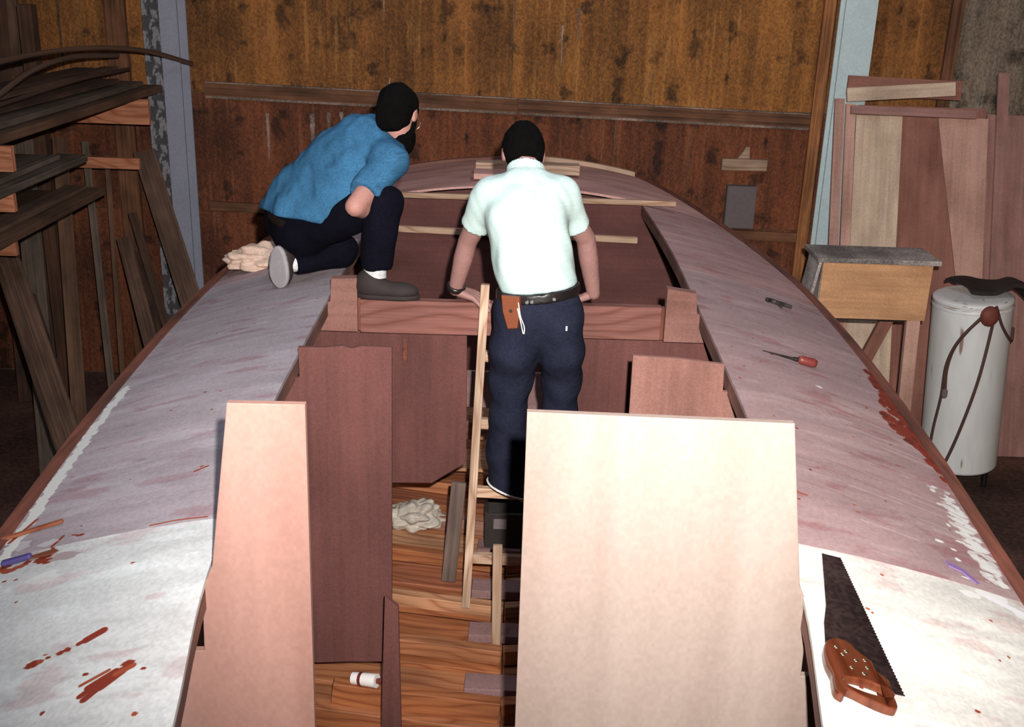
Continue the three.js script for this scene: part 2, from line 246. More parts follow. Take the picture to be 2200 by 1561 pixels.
const specks = (m, side, z0, z1, n, s) => { for (let i = 0; i < n; i++) { const z = lerp(z0, z1, hsh(i, s, 1)), x = side * lerp(INN(z) + 0.03, W(z) - 0.08, hsh(i, s, 2)); m.blot(x, z, 3 + 4 * hsh(i, s, 3), 2 + 3 * hsh(i, s, 4), i % 3 ? BR2 : BR); } };
const decks = [
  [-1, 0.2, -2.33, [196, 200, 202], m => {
    edgeFill(-1.2, -2.33, -1, m, 50); specks(m, -1, -1.2, -2.3, 20, 3);
    m.line([[-0.838, -1.878], [-0.814, -1.903]], BR, 20); m.line([[-0.85, -1.868], [-0.83, -1.886]], BR, 12); m.blot(-0.868, -1.853, 9, 7, BR); m.blot(-0.88, -1.845, 8, 6, BR); m.blot(-0.9, -1.835, 6, 4, BR); m.blot(-0.925, -1.818, 15, 11, BR); m.blot(-0.912, -1.826, 9, 6, BR2);
    m.line([[-0.735, -1.755], [-0.772, -1.712]], BR, 14); m.line([[-0.742, -1.742], [-0.778, -1.688]], BR, 13); m.line([[-0.735, -1.735], [-0.766, -1.676]], BR, 15); m.line([[-0.75, -1.76], [-0.79, -1.722]], BR2, 8); m.line([[-0.722, -1.752], [-0.748, -1.71]], BR, 22); m.blot(-0.718, -1.775, 15, 9, BR); m.line([[-0.705, -1.765], [-0.73, -1.745]], BR2, 14); m.blot(-0.68, -1.752, 6, 4, BR); m.blot(-0.585, -1.742, 8, 4, BR);
    m.blot(-1.21, -2.225, 7, 5, BR); m.blot(-1.18, -2.2, 5, 4, BR); m.blot(-1.16, -2.205, 6, 4, BR); m.blot(-1.13, -2.2, 5, 3, BR); m.blot(-1.08, -2.09, 4, 3, BR);
    for (let i = 0; i < 16; i++) m.blot(lerp(-1.23, -1.075, hsh(i, 4, 4)), lerp(-2.29, -2.25, hsh(i, 5, 5)), 10 + 14 * hsh(i, 6, 6), 8, i % 3 ? BR : BR2); m.line([[-1.085, -2.3], [-1.095, -2.33]], BR, 8); m.blot(-1.04, -2.27, 40, 16, 'rgb(158,144,146)'); m.blot(-1.2, -2.18, 40, 30, 'rgba(226,230,230,0.5)'); m.blot(-1.06, -2.18, 40, 22, 'rgba(226,230,230,0.4)');
  }],
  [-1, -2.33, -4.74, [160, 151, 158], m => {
    edgeFill(-2.33, -3.5, -1, m, 60); specks(m, -1, -2.4, -4.7, 22, 9); m.line([[-0.83, -2.62], [-0.8, -2.64]], BR, 6); m.line([[-0.72, -2.345], [-0.8, -2.35], [-0.86, -2.344]], BR2, 5);
    m.line([[-1.09, -2.38], [-1.1, -2.335]], BR, 8); m.line([[-1.22, -2.52], [-1.245, -2.42]], BR2, 12); m.blot(-1.04, -2.365, 12, 5, BR); m.line([[-1.04, -2.365], [-1.065, -2.375]], BR, 4); m.blot(-1.2, -2.38, 30, 20, 'rgba(220,222,224,0.45)'); m.blot(-1.12, -2.36, 26, 14, 'rgba(220,222,224,0.45)');
  }],
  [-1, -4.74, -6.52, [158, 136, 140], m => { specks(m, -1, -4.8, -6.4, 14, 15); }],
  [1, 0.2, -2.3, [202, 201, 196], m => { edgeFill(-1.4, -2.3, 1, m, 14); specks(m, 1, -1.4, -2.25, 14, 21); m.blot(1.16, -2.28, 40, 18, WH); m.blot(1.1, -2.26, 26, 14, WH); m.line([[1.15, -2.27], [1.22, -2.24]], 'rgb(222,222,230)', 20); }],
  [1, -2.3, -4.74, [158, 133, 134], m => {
    for (let i = 0; i < 80; i++) { const z = lerp(-2.36, -2.82, hsh(i, 47, 1)); m.blot(W(z) - 0.045 - 0.05 * hsh(i, 47, 2) ** 1.5, z, 8 + 14 * hsh(i, 47, 3), 7 + 9 * hsh(i, 47, 4), 'rgba(216,218,216,0.75)'); }
    for (let i = 0; i < 60; i++) { const t = hsh(i, 31, 1), z = lerp(-2.34, -2.9, t); m.blot(W(z) - 0.05 - 0.15 * hsh(i, 31, 2) * hsh(i, 31, 3) * (1.4 - t), z, 5 + 10 * hsh(i, 31, 4), 3 + 5 * hsh(i, 31, 6), i % 3 ? WH : 'rgba(216,218,216,0.5)'); }
    for (let i = 0; i < 190; i++) { const q = hsh(i, 33, 1), z = lerp(-2.95, -3.95, (q + hsh(i, 34, 5)) / 2); m.blot(W(z) - 0.032 - 0.09 * hsh(i, 33, 2) ** 2 * Math.max(0.25, 1 - Math.abs(z + 3.4) * 2.6), z, 9 + 10 * hsh(i, 33, 3), 20, i % 4 ? BR : 'rgb(104,34,20)'); }
    specks(m, 1, -2.4, -4.7, 34, 35); m.blot(1.05, -3.5, 14, 8, WH); m.line([[0.72, -2.6], [0.78, -2.58]], BR2, 7); m.line([[0.76, -2.9], [0.77, -2.87]], BR2, 6);
    for (let i = 0; i < 14; i++) { const z = lerp(-2.5, -3.4, hsh(i, 37, 1)), x = lerp(0.8, 1.15, hsh(i, 37, 2)); m.line([[x, z], [x + 0.14, z + 0.03]], 'rgba(225,215,215,0.25)', 6); }
    for (let i = 0; i < 26; i++) { const z = lerp(-2.6, -4.6, hsh(i, 39, 1)), x = lerp(0.75, 1.2, hsh(i, 39, 2)); m.line([[x, z], [x + 0.08, z + 0.02], [x + 0.14, z + 0.05]], 'rgba(130,80,68,0.22)', 8); }
  }],
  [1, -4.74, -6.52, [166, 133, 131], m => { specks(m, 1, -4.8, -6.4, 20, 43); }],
];
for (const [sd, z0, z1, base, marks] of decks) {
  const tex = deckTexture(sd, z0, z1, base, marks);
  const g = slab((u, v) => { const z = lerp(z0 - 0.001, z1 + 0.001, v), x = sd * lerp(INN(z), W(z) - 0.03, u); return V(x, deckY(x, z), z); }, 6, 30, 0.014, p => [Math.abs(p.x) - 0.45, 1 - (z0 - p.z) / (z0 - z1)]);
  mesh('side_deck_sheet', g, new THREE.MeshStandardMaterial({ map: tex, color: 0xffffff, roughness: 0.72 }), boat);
}
// foredeck beyond the opening
const ZF = -6.52, ZE = -8.12;
mesh('foredeck_sheet', slab((u, v) => { const z = lerp(ZF - 0.003, ZE, v), w = W(z) - 0.03, x = lerp(-w, w, u); return V(x, deckY(x, z), z); }, 24, 12, 0.014, p => [p.x, p.z]), mat.foredeck, boat);
// gunwale rails and hull sides
for (const s of [-1, 1]) {
  mesh('gunwale', slab((u, v) => { const z = lerp(0.2, ZE, v), x = s * (W(z) - 0.03 + 0.036 * u); return V(x, D + 0.006 + CROWN * 0.08, z); }, 1, 60, 0.06, p => [p.z, p.x * s + p.y]), mat.rail, boat);
  for (let k = 0; k < 5; k++) {     // hull strakes, sheer to chine
    const y0 = [1.925, 1.68, 1.43, 1.19, 0.97][k], y1 = [1.685, 1.435, 1.195, 0.975, 0.8][k];
    const f = y => [[0.8, 0.62], [0.97, 0.79], [1.19, 0.9], [1.43, 0.96], [1.68, 0.985], [1.93, 0.99]].reduce((r, [Y, q], i, A) => i && y >= A[i - 1][0] && y <= Y ? lerp(A[i - 1][1], q, (y - A[i - 1][0]) / (Y - A[i - 1][0])) : r, 0.62);
    mesh('hull_strake', slab((u, v) => { const z = lerp(0.2, ZE + 0.01, v), y = lerp(y0, y1, u); return V(s * (W(z) * f(y) - 0.006), y, z); }, 1, 40, 0.022, p => [p.z, p.y], [-s, 0, 0]), mat.hull, boat);
  }
}
// end frames that close the hull
for (const [z, t] of [[ZE + 0.012, 0.022], [0.17, 0.022]]) {
  const w = W(z), P = []; const hull = [[0.8, 0.62], [0.97, 0.79], [1.19, 0.9], [1.43, 0.96], [1.68, 0.985], [1.9, 0.985]];
  for (const [y, q] of hull) P.push([w * q - 0.03, y]); for (let i = 0; i <= 16; i++) { const x = lerp(w - 0.035, -w + 0.035, i / 16); P.push([x, deckY(x, z) - 0.016]); } for (const [y, q] of hull.slice().reverse()) P.push([-(w * q - 0.03), y]);
  panel('transom', mat.bulk, boat, P, z - t / 2, t, 0);
}
// pale battens bent along the far edge of the foredeck
for (const [x0, x1, m, h] of [[-0.86, -0.06, 'beamSide', 0.02], [0.14, 0.86, 'pinePale', 0.034]])
  mesh('edge_batten', slab((u, v) => { const x = lerp(x0, x1, v), z = ZE + 0.045 * u; return V(x, deckY(x, ZE) + h, z); }, 1, 16, h, p => [p.x, p.z]), mat[m], boat);
// carlins under the inner deck edges
for (const s of [-1, 1]) mesh('carlin', slab((u, v) => { const z = lerp(-1.2, ZF, v), x = s * (INN(z) + 0.004 + 0.035 * u); return V(x, deckY(x, z) - 0.0145, z); }, 1, 40, 0.062, p => [p.z, p.y]), mat.carlin, boat);

// transverse bulkheads
const ZN = -2.06, ZM = -3.4, ZB = -4.1, ZK = -4.165, ZQ = -6.47, PT = 0.018;
const mir = P => P.map(([x, y]) => [-x, y]).reverse();
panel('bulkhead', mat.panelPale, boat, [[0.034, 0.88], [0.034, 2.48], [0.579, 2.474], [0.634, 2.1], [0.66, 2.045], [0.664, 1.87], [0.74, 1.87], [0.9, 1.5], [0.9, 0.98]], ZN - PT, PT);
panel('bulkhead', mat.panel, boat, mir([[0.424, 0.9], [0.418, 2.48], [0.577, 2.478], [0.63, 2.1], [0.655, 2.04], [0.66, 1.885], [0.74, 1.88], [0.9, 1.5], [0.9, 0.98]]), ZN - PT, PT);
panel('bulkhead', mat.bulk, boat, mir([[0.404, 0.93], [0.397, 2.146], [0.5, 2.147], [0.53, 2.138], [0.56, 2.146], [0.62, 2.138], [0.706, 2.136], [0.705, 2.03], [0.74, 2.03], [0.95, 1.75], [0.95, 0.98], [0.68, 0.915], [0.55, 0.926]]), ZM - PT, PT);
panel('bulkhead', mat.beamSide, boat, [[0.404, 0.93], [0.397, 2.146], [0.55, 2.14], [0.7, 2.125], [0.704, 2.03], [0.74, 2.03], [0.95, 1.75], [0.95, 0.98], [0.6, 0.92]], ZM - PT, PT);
// the beam across the opening, joined in the middle by lower board
board('deck_beam', mat.beam, boat, [-0.012, 2.035, ZB - 0.02], [1.18, 0.134, 0.045], [0, 0, 0.006], 0.002, 0);
for (const s of [-1, 1]) panel('beam_end_block', mat.beamSide, boat, s > 0 ? [[0.594, 1.967], [0.594, 2.183], [0.708, 2.168], [0.716, 2.088], [0.86, 2.03], [0.86, 1.967]] : mir([[0.612, 1.967], [0.612, 2.185], [0.712, 2.18], [0.718, 2.088], [0.86, 2.03], [0.86, 1.967]]), ZB - 0.045, 0.05, 0);
for (const x of [-0.607, 0.586]) board('glue_joint', mat.rail, boat, [x, 2.035, ZB - 0.025], [0.014, 0.134, 0.03]);
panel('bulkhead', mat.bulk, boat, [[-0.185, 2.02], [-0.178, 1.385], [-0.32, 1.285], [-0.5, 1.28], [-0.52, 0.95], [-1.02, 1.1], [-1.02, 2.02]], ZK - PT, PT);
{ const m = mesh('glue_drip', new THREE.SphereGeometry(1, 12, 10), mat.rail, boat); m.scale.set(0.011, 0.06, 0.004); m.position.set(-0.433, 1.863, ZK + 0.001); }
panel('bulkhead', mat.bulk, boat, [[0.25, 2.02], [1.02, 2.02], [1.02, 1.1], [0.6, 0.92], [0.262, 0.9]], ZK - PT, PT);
// dark forward bulkhead under the foredeck edge with its cleat
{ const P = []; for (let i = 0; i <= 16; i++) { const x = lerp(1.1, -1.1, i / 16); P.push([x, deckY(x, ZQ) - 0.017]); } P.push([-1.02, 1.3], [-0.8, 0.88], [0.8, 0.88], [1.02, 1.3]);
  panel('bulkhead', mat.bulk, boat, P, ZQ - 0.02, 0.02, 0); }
board('cleat', mat.pine, boat, [0.0, 1.838, ZQ + 0.014], [1.46, 0.038, 0.028], [0, 0, -0.016]);
// bottom planking, laid athwartships, each plank a board of its own
const botY = z => lerp(0.70, 0.80, sstep(-3.2, -4.4, z)) ;
{ let z = -1.1, i = 0; while (z > -7.6) { const wd = rr(0.13, 0.17), hw = Math.min(0.86, W(z) * 0.62);
    for (const s of [-1, 1]) { const m = mat.bottom[Math.floor(rr(0, 3.99))]; const dy = rr(-0.006, 0.006);
      const a = [s * 0.003, botY(z) - 0.02 + dy, z - wd / 2], b = [s * hw, botY(z) + 0.07 + dy, z - wd / 2]; plank('bottom_plank', m, boat, a, b, wd - 0.006, 0.03, [0, 1, 0], 0.004); }
    z -= wd; i++; } }
// floor timbers and keelson blocks
for (const [z, h, m] of [[-2.7, 0.07, 0], [-3.05, 0.07, 2], [-3.38, 0.09, 0], [-3.7, 0.065, 1], [-3.98, 0.055, 3], [-4.3, 0.06, 0], [-4.62, 0.07, 2], [-5.0, 0.06, 1], [-5.4, 0.07, 0], [-5.85, 0.07, 2]])
  for (const s of [-1, 1]) plank('floor_timber', m === 2 ? mat.timber : mat.bottom[m], boat, [s * 0.004, botY(z) + h / 2 - 0.004, z], [s * 0.62, botY(z) + h / 2 + 0.06, z], 0.05, h, [0, 1, 0], 0.004);
for (const [z, w, h] of [[-3.2, 0.2, 0.04], [-3.52, 0.22, 0.05], [-3.84, 0.22, 0.035], [-4.12, 0.22, 0.04], [-4.45, 0.2, 0.04]]) board('keelson_block', mat.mauve, boat, [-0.03, botY(z) + h / 2 + 0.004, z], [w, h, 0.1], [0, rr(-0.04, 0.04), 0]);
board('keel', mat.hull, boat, [0, 0.56, -3.9], [0.14, 0.26, 7.6]);
panel('cabin_post', mat.bulk, boat, [[-0.42, 0.72], [-0.345, 0.72], [-0.355, 1.3], [-0.4, 1.34]], -3.2, 0.02);
// steps seen beyond the doorway
board('step_board', mat.mauve, boat, [0.02, 1.28, -5.3], [0.9, 0.2, 0.02]);
board('step_board', mat.timber, boat, [0.02, 1.07, -5.25], [0.9, 0.1, 0.03]);
board('step_board', mat.bottom[3], boat, [0.02, 0.965, -5.1], [0.9, 0.02, 0.24]);
for (const s of [-1, 1]) board('step_side', mat.timber, boat, [s * 0.45 + 0.02, 1.1, -5.3], [0.03, 0.56, 0.05]);
// cradle that carries the boat
for (const [i, z] of [-1.6, -4.9].entries()) {
  const g = tag(group('boat_cradle', [0, 0, z]), i ? 'rough timber cradle under the forward end of hull' : 'rough timber cradle under the cockpit end of hull', 'cradle');
  board('sill', mat.old[0], g, [0, 0.06, 0], [2.4, 0.12, 0.16]); board('keel_block', mat.old[1], g, [0, 0.275, 0], [0.32, 0.308, 0.16]);
  const cx = W(z) * 0.72; for (const s of [-1, 1]) { plank('prop', mat.old[2], g, [s * (cx + 0.06), 0.12, 0], [s * cx, 0.79, 0], 0.1, 0.1); board('pad', mat.old[1], g, [s * cx, 0.8, 0], [0.16, 0.03, 0.14], [0, 0, s * 0.6]); }
}

// ---------------------------------------------------------------- things on and in the boat
{ const g = tag(group('ladder', [0, 0, 0]), 'narrow pale pine ladder leaning on the deck beam', 'ladder');
  for (const [x, x2] of [[-0.158, -0.112], [0.165, 0.205]]) plank('rail', mat.pinePale, g, [x, 0.835, -3.94], [x2, 2.19, -4.055], 0.034, 0.04, [0, 0, 1]);
  for (const y of [1.045, 1.335, 1.625, 1.9]) { const t = (y - 0.835) / 1.355; board('rung', mat.pine, g, [lerp(0.005, 0.046, t), y, lerp(-3.94, -4.055, t) - 0.012], [0.31, 0.042, 0.03], [0, 0, -0.02]); } }
tag(board('straight_batten', mat.pine, null, [0.02, deckY(0.735, -6.36) + 0.018, -6.36], [1.82, 0.03, 0.035], [0, 0.01, -0.002]), 'long pale batten laid across the forward end of opening', 'batten');
tag(plank('upright_batten', mat.pine, null, [-0.027, 0.755, -3.78], [-0.032, 1.205, -3.8], 0.038, 0.02), 'short pale batten standing upright before the ladder', 'batten');
tag(plank('stained_board', mat.greyWood, null, [-0.242, 0.845, -4.12], [-0.205, 1.31, -4.13], 0.062, 0.022), 'grey-brown stained board propped beside ladder foot', 'board');
tag(board('foredeck_block', mat.pinePale, null, [0.06, deckY(0, -7.2) + 0.034, -7.2], [0.68, 0.062, 0.12], [0, 0, -0.004]), 'pale pine block lying on the middle of the foredeck', 'block');
tag(board('offcut_board', mat.foredeck, null, [-0.11, deckY(0.0, -6.75) + 0.02, -6.85], [0.34, 0.035, 0.2], [0, 0.05, 0.0]), 'flat plywood offcut before the pine block on foredeck', 'offcut');
{ const g = tag(group('dark_crate', [0.03, 0.838, -4.5]), 'small dark open crate on the boat bottom behind ladder', 'crate');
  board('base', mat.dark, g, [0, 0.012, 0], [0.26, 0.02, 0.16]); for (const s of [-1, 1]) { board('side', mat.dark, g, [0, 0.1, s * 0.075], [0.26, 0.16, 0.014]); board('side', mat.dark, g, [s * 0.125, 0.1, 0], [0.014, 0.16, 0.136]); } board('label_card', mat.gray, g, [-0.06, 0.13, 0.083], [0.06, 0.05, 0.003], [0, 0, 0], 0.001); }
function crumple(name, mt, c, s, sd, label, cat, amp = 0.5) {
  const g = new THREE.IcosahedronGeometry(1, 12), p = g.attributes.position;
  for (let i = 0; i < p.count; i++) { const x = p.getX(i), y = p.getY(i), z = p.getZ(i); const r = 0.7 + amp * (Math.abs(vn3(x * 2.3 + 9, y * 2.3, z * 2.3, sd) - 0.5) * 1.6 + Math.abs(vn3(x * 4 + 3, y * 4, z * 4, sd + 7) - 0.5) * 0.5); p.setXYZ(i, x * r * s[0], Math.max(-0.42, y * r) * s[1], z * r * s[2]); }
  const h = mergeVertices(g, 1e-4); h.computeVertexNormals(); const m = mesh(name, h, mt); m.position.set(...c); return tag(m, label, cat);
}
crumple('crumpled_paper', mat.paper, [-0.44, 0.885, -4.62], [0.14, 0.08, 0.1], 71, 'crumpled pale paper on the boat bottom under the bulkhead', 'paper', 0.8);
crumple('crumpled_rag', mat.rag, [-1.17, deckY(-1.17, -4.98) + 0.026, -4.96], [0.19, 0.085, 0.13], 33, 'crumpled cream rag on the deck behind kneeling man\'s shoe', 'rag', 0.55);
{ const g = tag(group('glue_tube', [-0.5, 0.868, -3.375]), 'white tube with red print lying low inside the boat', 'tube'); g.rotation.set(0, -0.35, 0.15);
  mesh('body', new THREE.CylinderGeometry(0.022, 0.026, 0.1, 20).rotateZ(Math.PI / 2), mat.white, g); mesh('cap', new THREE.CylinderGeometry(0.01, 0.013, 0.03, 16).rotateZ(Math.PI / 2), mat.redHandle, g).position.x = 0.065; mesh('print_band', new THREE.CylinderGeometry(0.0249, 0.0253, 0.012, 20).rotateZ(Math.PI / 2), mat.redHandle, g).position.x = -0.015; }

// a thing lying on the cambered deck: local x along direction a, y up from the deck
function onDeck(name, x, z, a, label, cat) {
  const g = tag(group(name), label, cat); const e = 0.02, N = V(deckY(x - e, z) - deckY(x + e, z), 2 * e, deckY(x, z - e) - deckY(x, z + e)).normalize();
  const X = V(Math.cos(a), 0, -Math.sin(a)); X.addScaledVector(N, -X.dot(N)).normalize(); const Z = V(0, 0, 0).crossVectors(X, N);
  g.quaternion.setFromRotationMatrix(new THREE.Matrix4().makeBasis(X, N, Z)); g.position.set(x, deckY(x, z) + 0.0008, z); return g;
}
function flat(name, mt, parent, pts, y, t, curve, holes = []) {   // outline (x, -z) extruded upward from y
  const s = new THREE.Shape(curve ? new THREE.CatmullRomCurve3(pts.map(p => V(p[0], p[1], 0)), true).getPoints(pts.length * 6).map(p => new THREE.Vector2(p.x, p.y)) : pts.map(p => new THREE.Vector2(...p)));
  for (const h of holes) { const q = new THREE.Path(); q.absellipse(h[0], h[1], h[2], h[3], 0, Math.PI * 2, false, h[4] || 0); s.holes.push(q); }
  const b = Math.min(0.004, t / 3); const g = new THREE.ExtrudeGeometry(s, { depth: t - 2 * b, bevelEnabled: true, bevelSize: b * 0.8, bevelThickness: b, bevelOffset: -b * 0.8, bevelSegments: 2, curveSegments: 20 }).rotateX(-Math.PI / 2);
  const m = mesh(name, metreUV(g, 0), mt, parent); m.position.y = y + b; return m;
}
{ // hand saw: local x points forward along the deck, outline y to the left
  const g = onDeck('hand_saw', 0.70, -1.95, Math.PI / 2, 'hand saw with brown wooden handle and dark tapered blade', 'saw');
  const teeth = []; for (let i = 0; i <= 100; i++) { const t = i / 100; teeth.push([lerp(0.306, -0.194, t), lerp(-0.08, -0.07, t) + (i % 2 ? 0.0025 : 0)]); }
  flat('blade', mat.sawSteel, g, [...teeth, [-0.193, -0.038], [-0.145, 0.014], [-0.078, 0.058], [0.014, 0.037], [0.082, 0.015], [0.311, -0.035]], 0.006, 0.0014);
  flat('handle', mat.sawHandle, g, [[-0.072, 0.056], [-0.058, 0.034], [-0.066, 0.009], [-0.09, -0.002], [-0.116, -0.022], [-0.145, -0.023], [-0.172, -0.04], [-0.205, -0.036], [-0.256, -0.03], [-0.258, -0.014], [-0.246, 0.018], [-0.23, 0.046], [-0.226, 0.058], [-0.246, 0.07], [-0.236, 0.082], [-0.205, 0.08], [-0.182, 0.076], [-0.147, 0.078], [-0.1, 0.07]], 0.0, 0.02, true, [[-0.205, 0.012, 0.02, 0.048, -0.22]]);
  for (const [x, y] of [[-0.092, 0.043], [-0.101, 0.025], [-0.113, 0.035], [-0.126, 0.012], [-0.12, -0.008], [-0.144, -0.006], [-0.153, 0.028], [-0.166, 0.007]]) { const q = mesh('rivet', new THREE.SphereGeometry(0.0055, 12, 8), mat.brass, g); q.scale.y = 0.4; q.position.set(x, 0.0198, -y); }
}
{ const g = onDeck('awl', 0.99, -3.7, 0.02, 'awl with thin dark spike and red handle on deck', 'awl');
  mesh('spike', new THREE.CylinderGeometry(0.005, 0.001, 0.12, 10).rotateZ(-Math.PI / 2), mat.iron, g).position.set(-0.045, 0.012, 0);
  mesh('ferrule', new THREE.CylinderGeometry(0.008, 0.007, 0.02, 12).rotateZ(-Math.PI / 2), mat.iron, g).position.set(0.022, 0.013, 0);
  mesh('handle', new THREE.LatheGeometry([[0, 0], [0.01, 0], [0.016, 0.012], [0.0155, 0.035], [0.017, 0.055], [0.013, 0.068], [0, 0.07]].map(p => new THREE.Vector2(...p)), 20).rotateZ(-Math.PI / 2), mat.redHandle, g).position.set(0.03, 0.0165, 0); }
{ const g = onDeck('pliers', 1.13, -4.52, 0.1, 'small black pliers lying open on the deck', 'pliers');
  flat('jaw', mat.iron, g, [[-0.055, 0.012], [-0.03, 0.02], [0.01, 0.016], [0.02, 0.004], [0.0, -0.004], [-0.03, 0.004], [-0.05, 0.0]], 0, 0.016, true);
  flat('handle', mat.dark, g, [[0.0, 0.01], [0.03, 0.012], [0.062, 0.004], [0.064, -0.006], [0.03, -0.002], [0.0, -0.008]], 0.001, 0.016, true);
  flat('handle', mat.dark, g, [[0.0, 0.004], [0.012, -0.02], [0.005, -0.04], [-0.004, -0.042], [-0.002, -0.02], [-0.012, 0.0]], 0.001, 0.016, true); }
{ const g = onDeck('tape_scrap', 1.11, -2.355, -0.6, 'small purple folded tape scrap near the white filler', 'tape');
  flat('strip', mat.purple, g, [[-0.045, 0.022], [0.0, 0.03], [0.05, 0.0], [0.044, -0.012], [0.0, 0.008], [-0.03, 0.0]], 0, 0.003); }
{ const g = onDeck('paint_stick', -1.2, -2.447, 0.13, 'slim brown stirring stick overhanging deck edge near putty knife', 'stick');
  mesh('shaft', boxGeo(0.17, 0.009, 0.014, 0.003), mat.stickBrown, g).position.y = 0.0055; mesh('tip', boxGeo(0.03, 0.006, 0.018, 0.002), mat.rail, g).position.set(-0.09, 0.004, 0); }
{ const g = onDeck('putty_knife', -1.135, -2.285, 0.1, 'stained putty knife with dark blue handle beside stirring stick', 'knife');
  mesh('handle', boxGeo(0.075, 0.014, 0.02, 0.006), mat.blueHandle, g).position.set(-0.03, 0.008, -0.006);
  flat('blade', mat.stickBrown, g, [[0.0, 0.012], [0.06, 0.016], [0.075, 0.0], [0.06, -0.012], [0.0, -0.002]], 0.003, 0.003); }

// ---------------------------------------------------------------- lumber rack on the left
{ const g = tag(group('lumber_rack', [0, 0, 0]), 'timber rack with cantilever arms holding long planks', 'rack');
  for (const z of [-8.06, -5.95]) { board('post', mat.old[2], g, [-3.5, 1.5, z], [0.1, 3.0, 0.1]);
    for (const [y, x1, h] of z < -7 ? [[2.29, -2.67, 0.18], [1.915, -2.77, 0.08]] : [[2.29, -2.72, 0.14], [2.05, -2.74, 0.1], [1.8, -2.76, 0.09]]) board('arm', mat.arm, g, [(x1 - 3.55) / 2, y, z + 0.06], [-3.55 - x1 < 0 ? x1 + 3.55 : 0.1, h, 0.04]); } }
const LG = 'planks on the lumber rack';
function rackPlank(x, y, z0, z1, w, t, k, label, rz = 0, ry = 0) { tag(board('rack_plank', mat.old[k], null, [x, y, (z0 + z1) / 2], [w, t, Math.abs(z1 - z0)], [0, ry, rz], 0.004), label, 'plank', LG); }
rackPlank(-2.81, 2.415, -4.9, -8.42, 0.22, 0.05, 0, 'thick brown plank lowest on the top tier, outermost on rack');
rackPlank(-3.06, 2.41, -4.9, -8.25, 0.24, 0.05, 2, 'dark thick plank beside the outermost one on top tier', 0);
rackPlank(-3.31, 2.412, -4.9, -8.3, 0.22, 0.05, 1, 'brown plank against the posts on the top tier');
rackPlank(-2.86, 2.464, -4.9, -8.22, 0.2, 0.036, 3, 'grey plank in second layer of the top tier', 0.02, 0.008);
rackPlank(-3.1, 2.457, -4.9, -8.12, 0.25, 0.036, 1, 'wide brown plank in second layer of the top tier');
rackPlank(-2.95, 2.51, -4.9, -7.9, 0.2, 0.03, 2, 'dark plank in third layer of the top tier', 0.03, -0.012);
rackPlank(-3.18, 2.498, -4.9, -8.3, 0.2, 0.03, 0, 'brown plank in third layer of the top tier, by posts', 0, 0.01);
rackPlank(-3.02, 2.555, -4.9, -8.35, 0.12, 0.03, 1, 'narrow brown plank in fourth layer of the top tier', 0.04, 0.02);
rackPlank(-3.2, 2.552, -4.9, -8.2, 0.14, 0.035, 2, 'narrow dark plank in fourth layer of the top tier', 0, -0.01);
rackPlank(-2.84, 2.124, -4.9, -6.96, 0.2, 0.045, 3, 'grey plank outermost on the middle tier of rack');
rackPlank(-3.08, 2.124, -4.9, -6.9, 0.22, 0.045, 1, 'brown plank inside the grey one on middle tier');
rackPlank(-2.9, 2.166, -4.9, -6.7, 0.22, 0.03, 3, 'upper grey plank on the middle tier', 0.02, 0.02);
rackPlank(-2.83, 1.868, -4.9, -7.2, 0.19, 0.045, 0, 'brown plank outermost on the lowest tier of rack');
rackPlank(-3.06, 1.868, -4.9, -7.05, 0.22, 0.045, 2, 'dark plank inside on the lowest tier of rack');
rackPlank(-2.88, 1.907, -4.9, -7.1, 0.14, 0.025, 1, 'thin brown plank on top of the lowest tier', 0, 0.012);
function strip(label, pts, r, k) { const m = tube('bent_strip', mat.old[k], null, pts, 1, 40, 4); m.geometry = new THREE.TubeGeometry(new THREE.CatmullRomCurve3(pts.map(p => V(...p))), 40, r, 5); tag(m, label, 'strip'); }
strip('long bowed strip on top of rack reaching past the steel column', [[-2.95, 2.62, -4.9], [-2.86, 2.76, -5.9], [-2.75, 2.79, -7.0], [-2.62, 2.72, -7.9], [-2.46, 2.6, -8.42]], 0.017, 0);
strip('short bowed strip crossing under the long one on rack', [[-2.72, 2.56, -4.9], [-2.72, 2.6, -5.6], [-2.8, 2.7, -6.4], [-2.88, 2.72, -7.2], [-2.9, 2.67, -8.1]], 0.018, 1);
strip('thin dark strip along the outer edge of top tier', [[-2.8, 2.53, -4.9], [-2.8, 2.57, -6.2], [-2.82, 2.59, -7.2], [-2.86, 2.57, -8.2]], 0.014, 2);
const lean = (label, a, b, w, t, k, n = [0.4, 0.2, 1]) => tag(plank('leaning_board', mat.old[k], null, a, b, w, t, n), label, 'board', 'boards leaning by the rack');
lean('wide brown board leaning across the narrow steel column', [-1.95, 0.01, -7.2], [-2.86, 1.95, -8.36], 0.16, 0.03, 1);
lean('narrow board leaning beside the wide brown board', [-2.12, 0.01, -7.0], [-2.93, 1.5, -8.2], 0.06, 0.03, 2);
lean('split pale-edged board leaning low beside the hull', [-2.02, 0.01, -6.3], [-2.94, 1.35, -8.0], 0.1, 0.03, 1);
lean('dark board behind the split board', [-2.3, 0.01, -6.9], [-2.9, 1.2, -8.2], 0.12, 0.03, 2);
lean('slim grey lath standing behind the rack arms', [-3.02, 0.01, -7.7], [-3.27, 2.02, -8.28], 0.055, 0.025, 3);
lean('thin brown lath hanging at the end of lower planks', [-3.05, 0.01, -8.0], [-3.16, 1.9, -8.4], 0.04, 0.02, 0);
lean('broad grey-brown board standing at the back of rack', [-3.1, 0.01, -6.7], [-3.5, 2.1, -7.75], 0.14, 0.03, 3);
lean('reddish board standing beside broad grey-brown board', [-2.9, 0.01, -6.75], [-3.3, 2.1, -7.9], 0.1, 0.03, 0);
lean('tall dark board standing against the wall behind rack', [-3.8, 0.01, -8.0], [-3.97, 3.2, -8.6], 0.16, 0.03, 2);
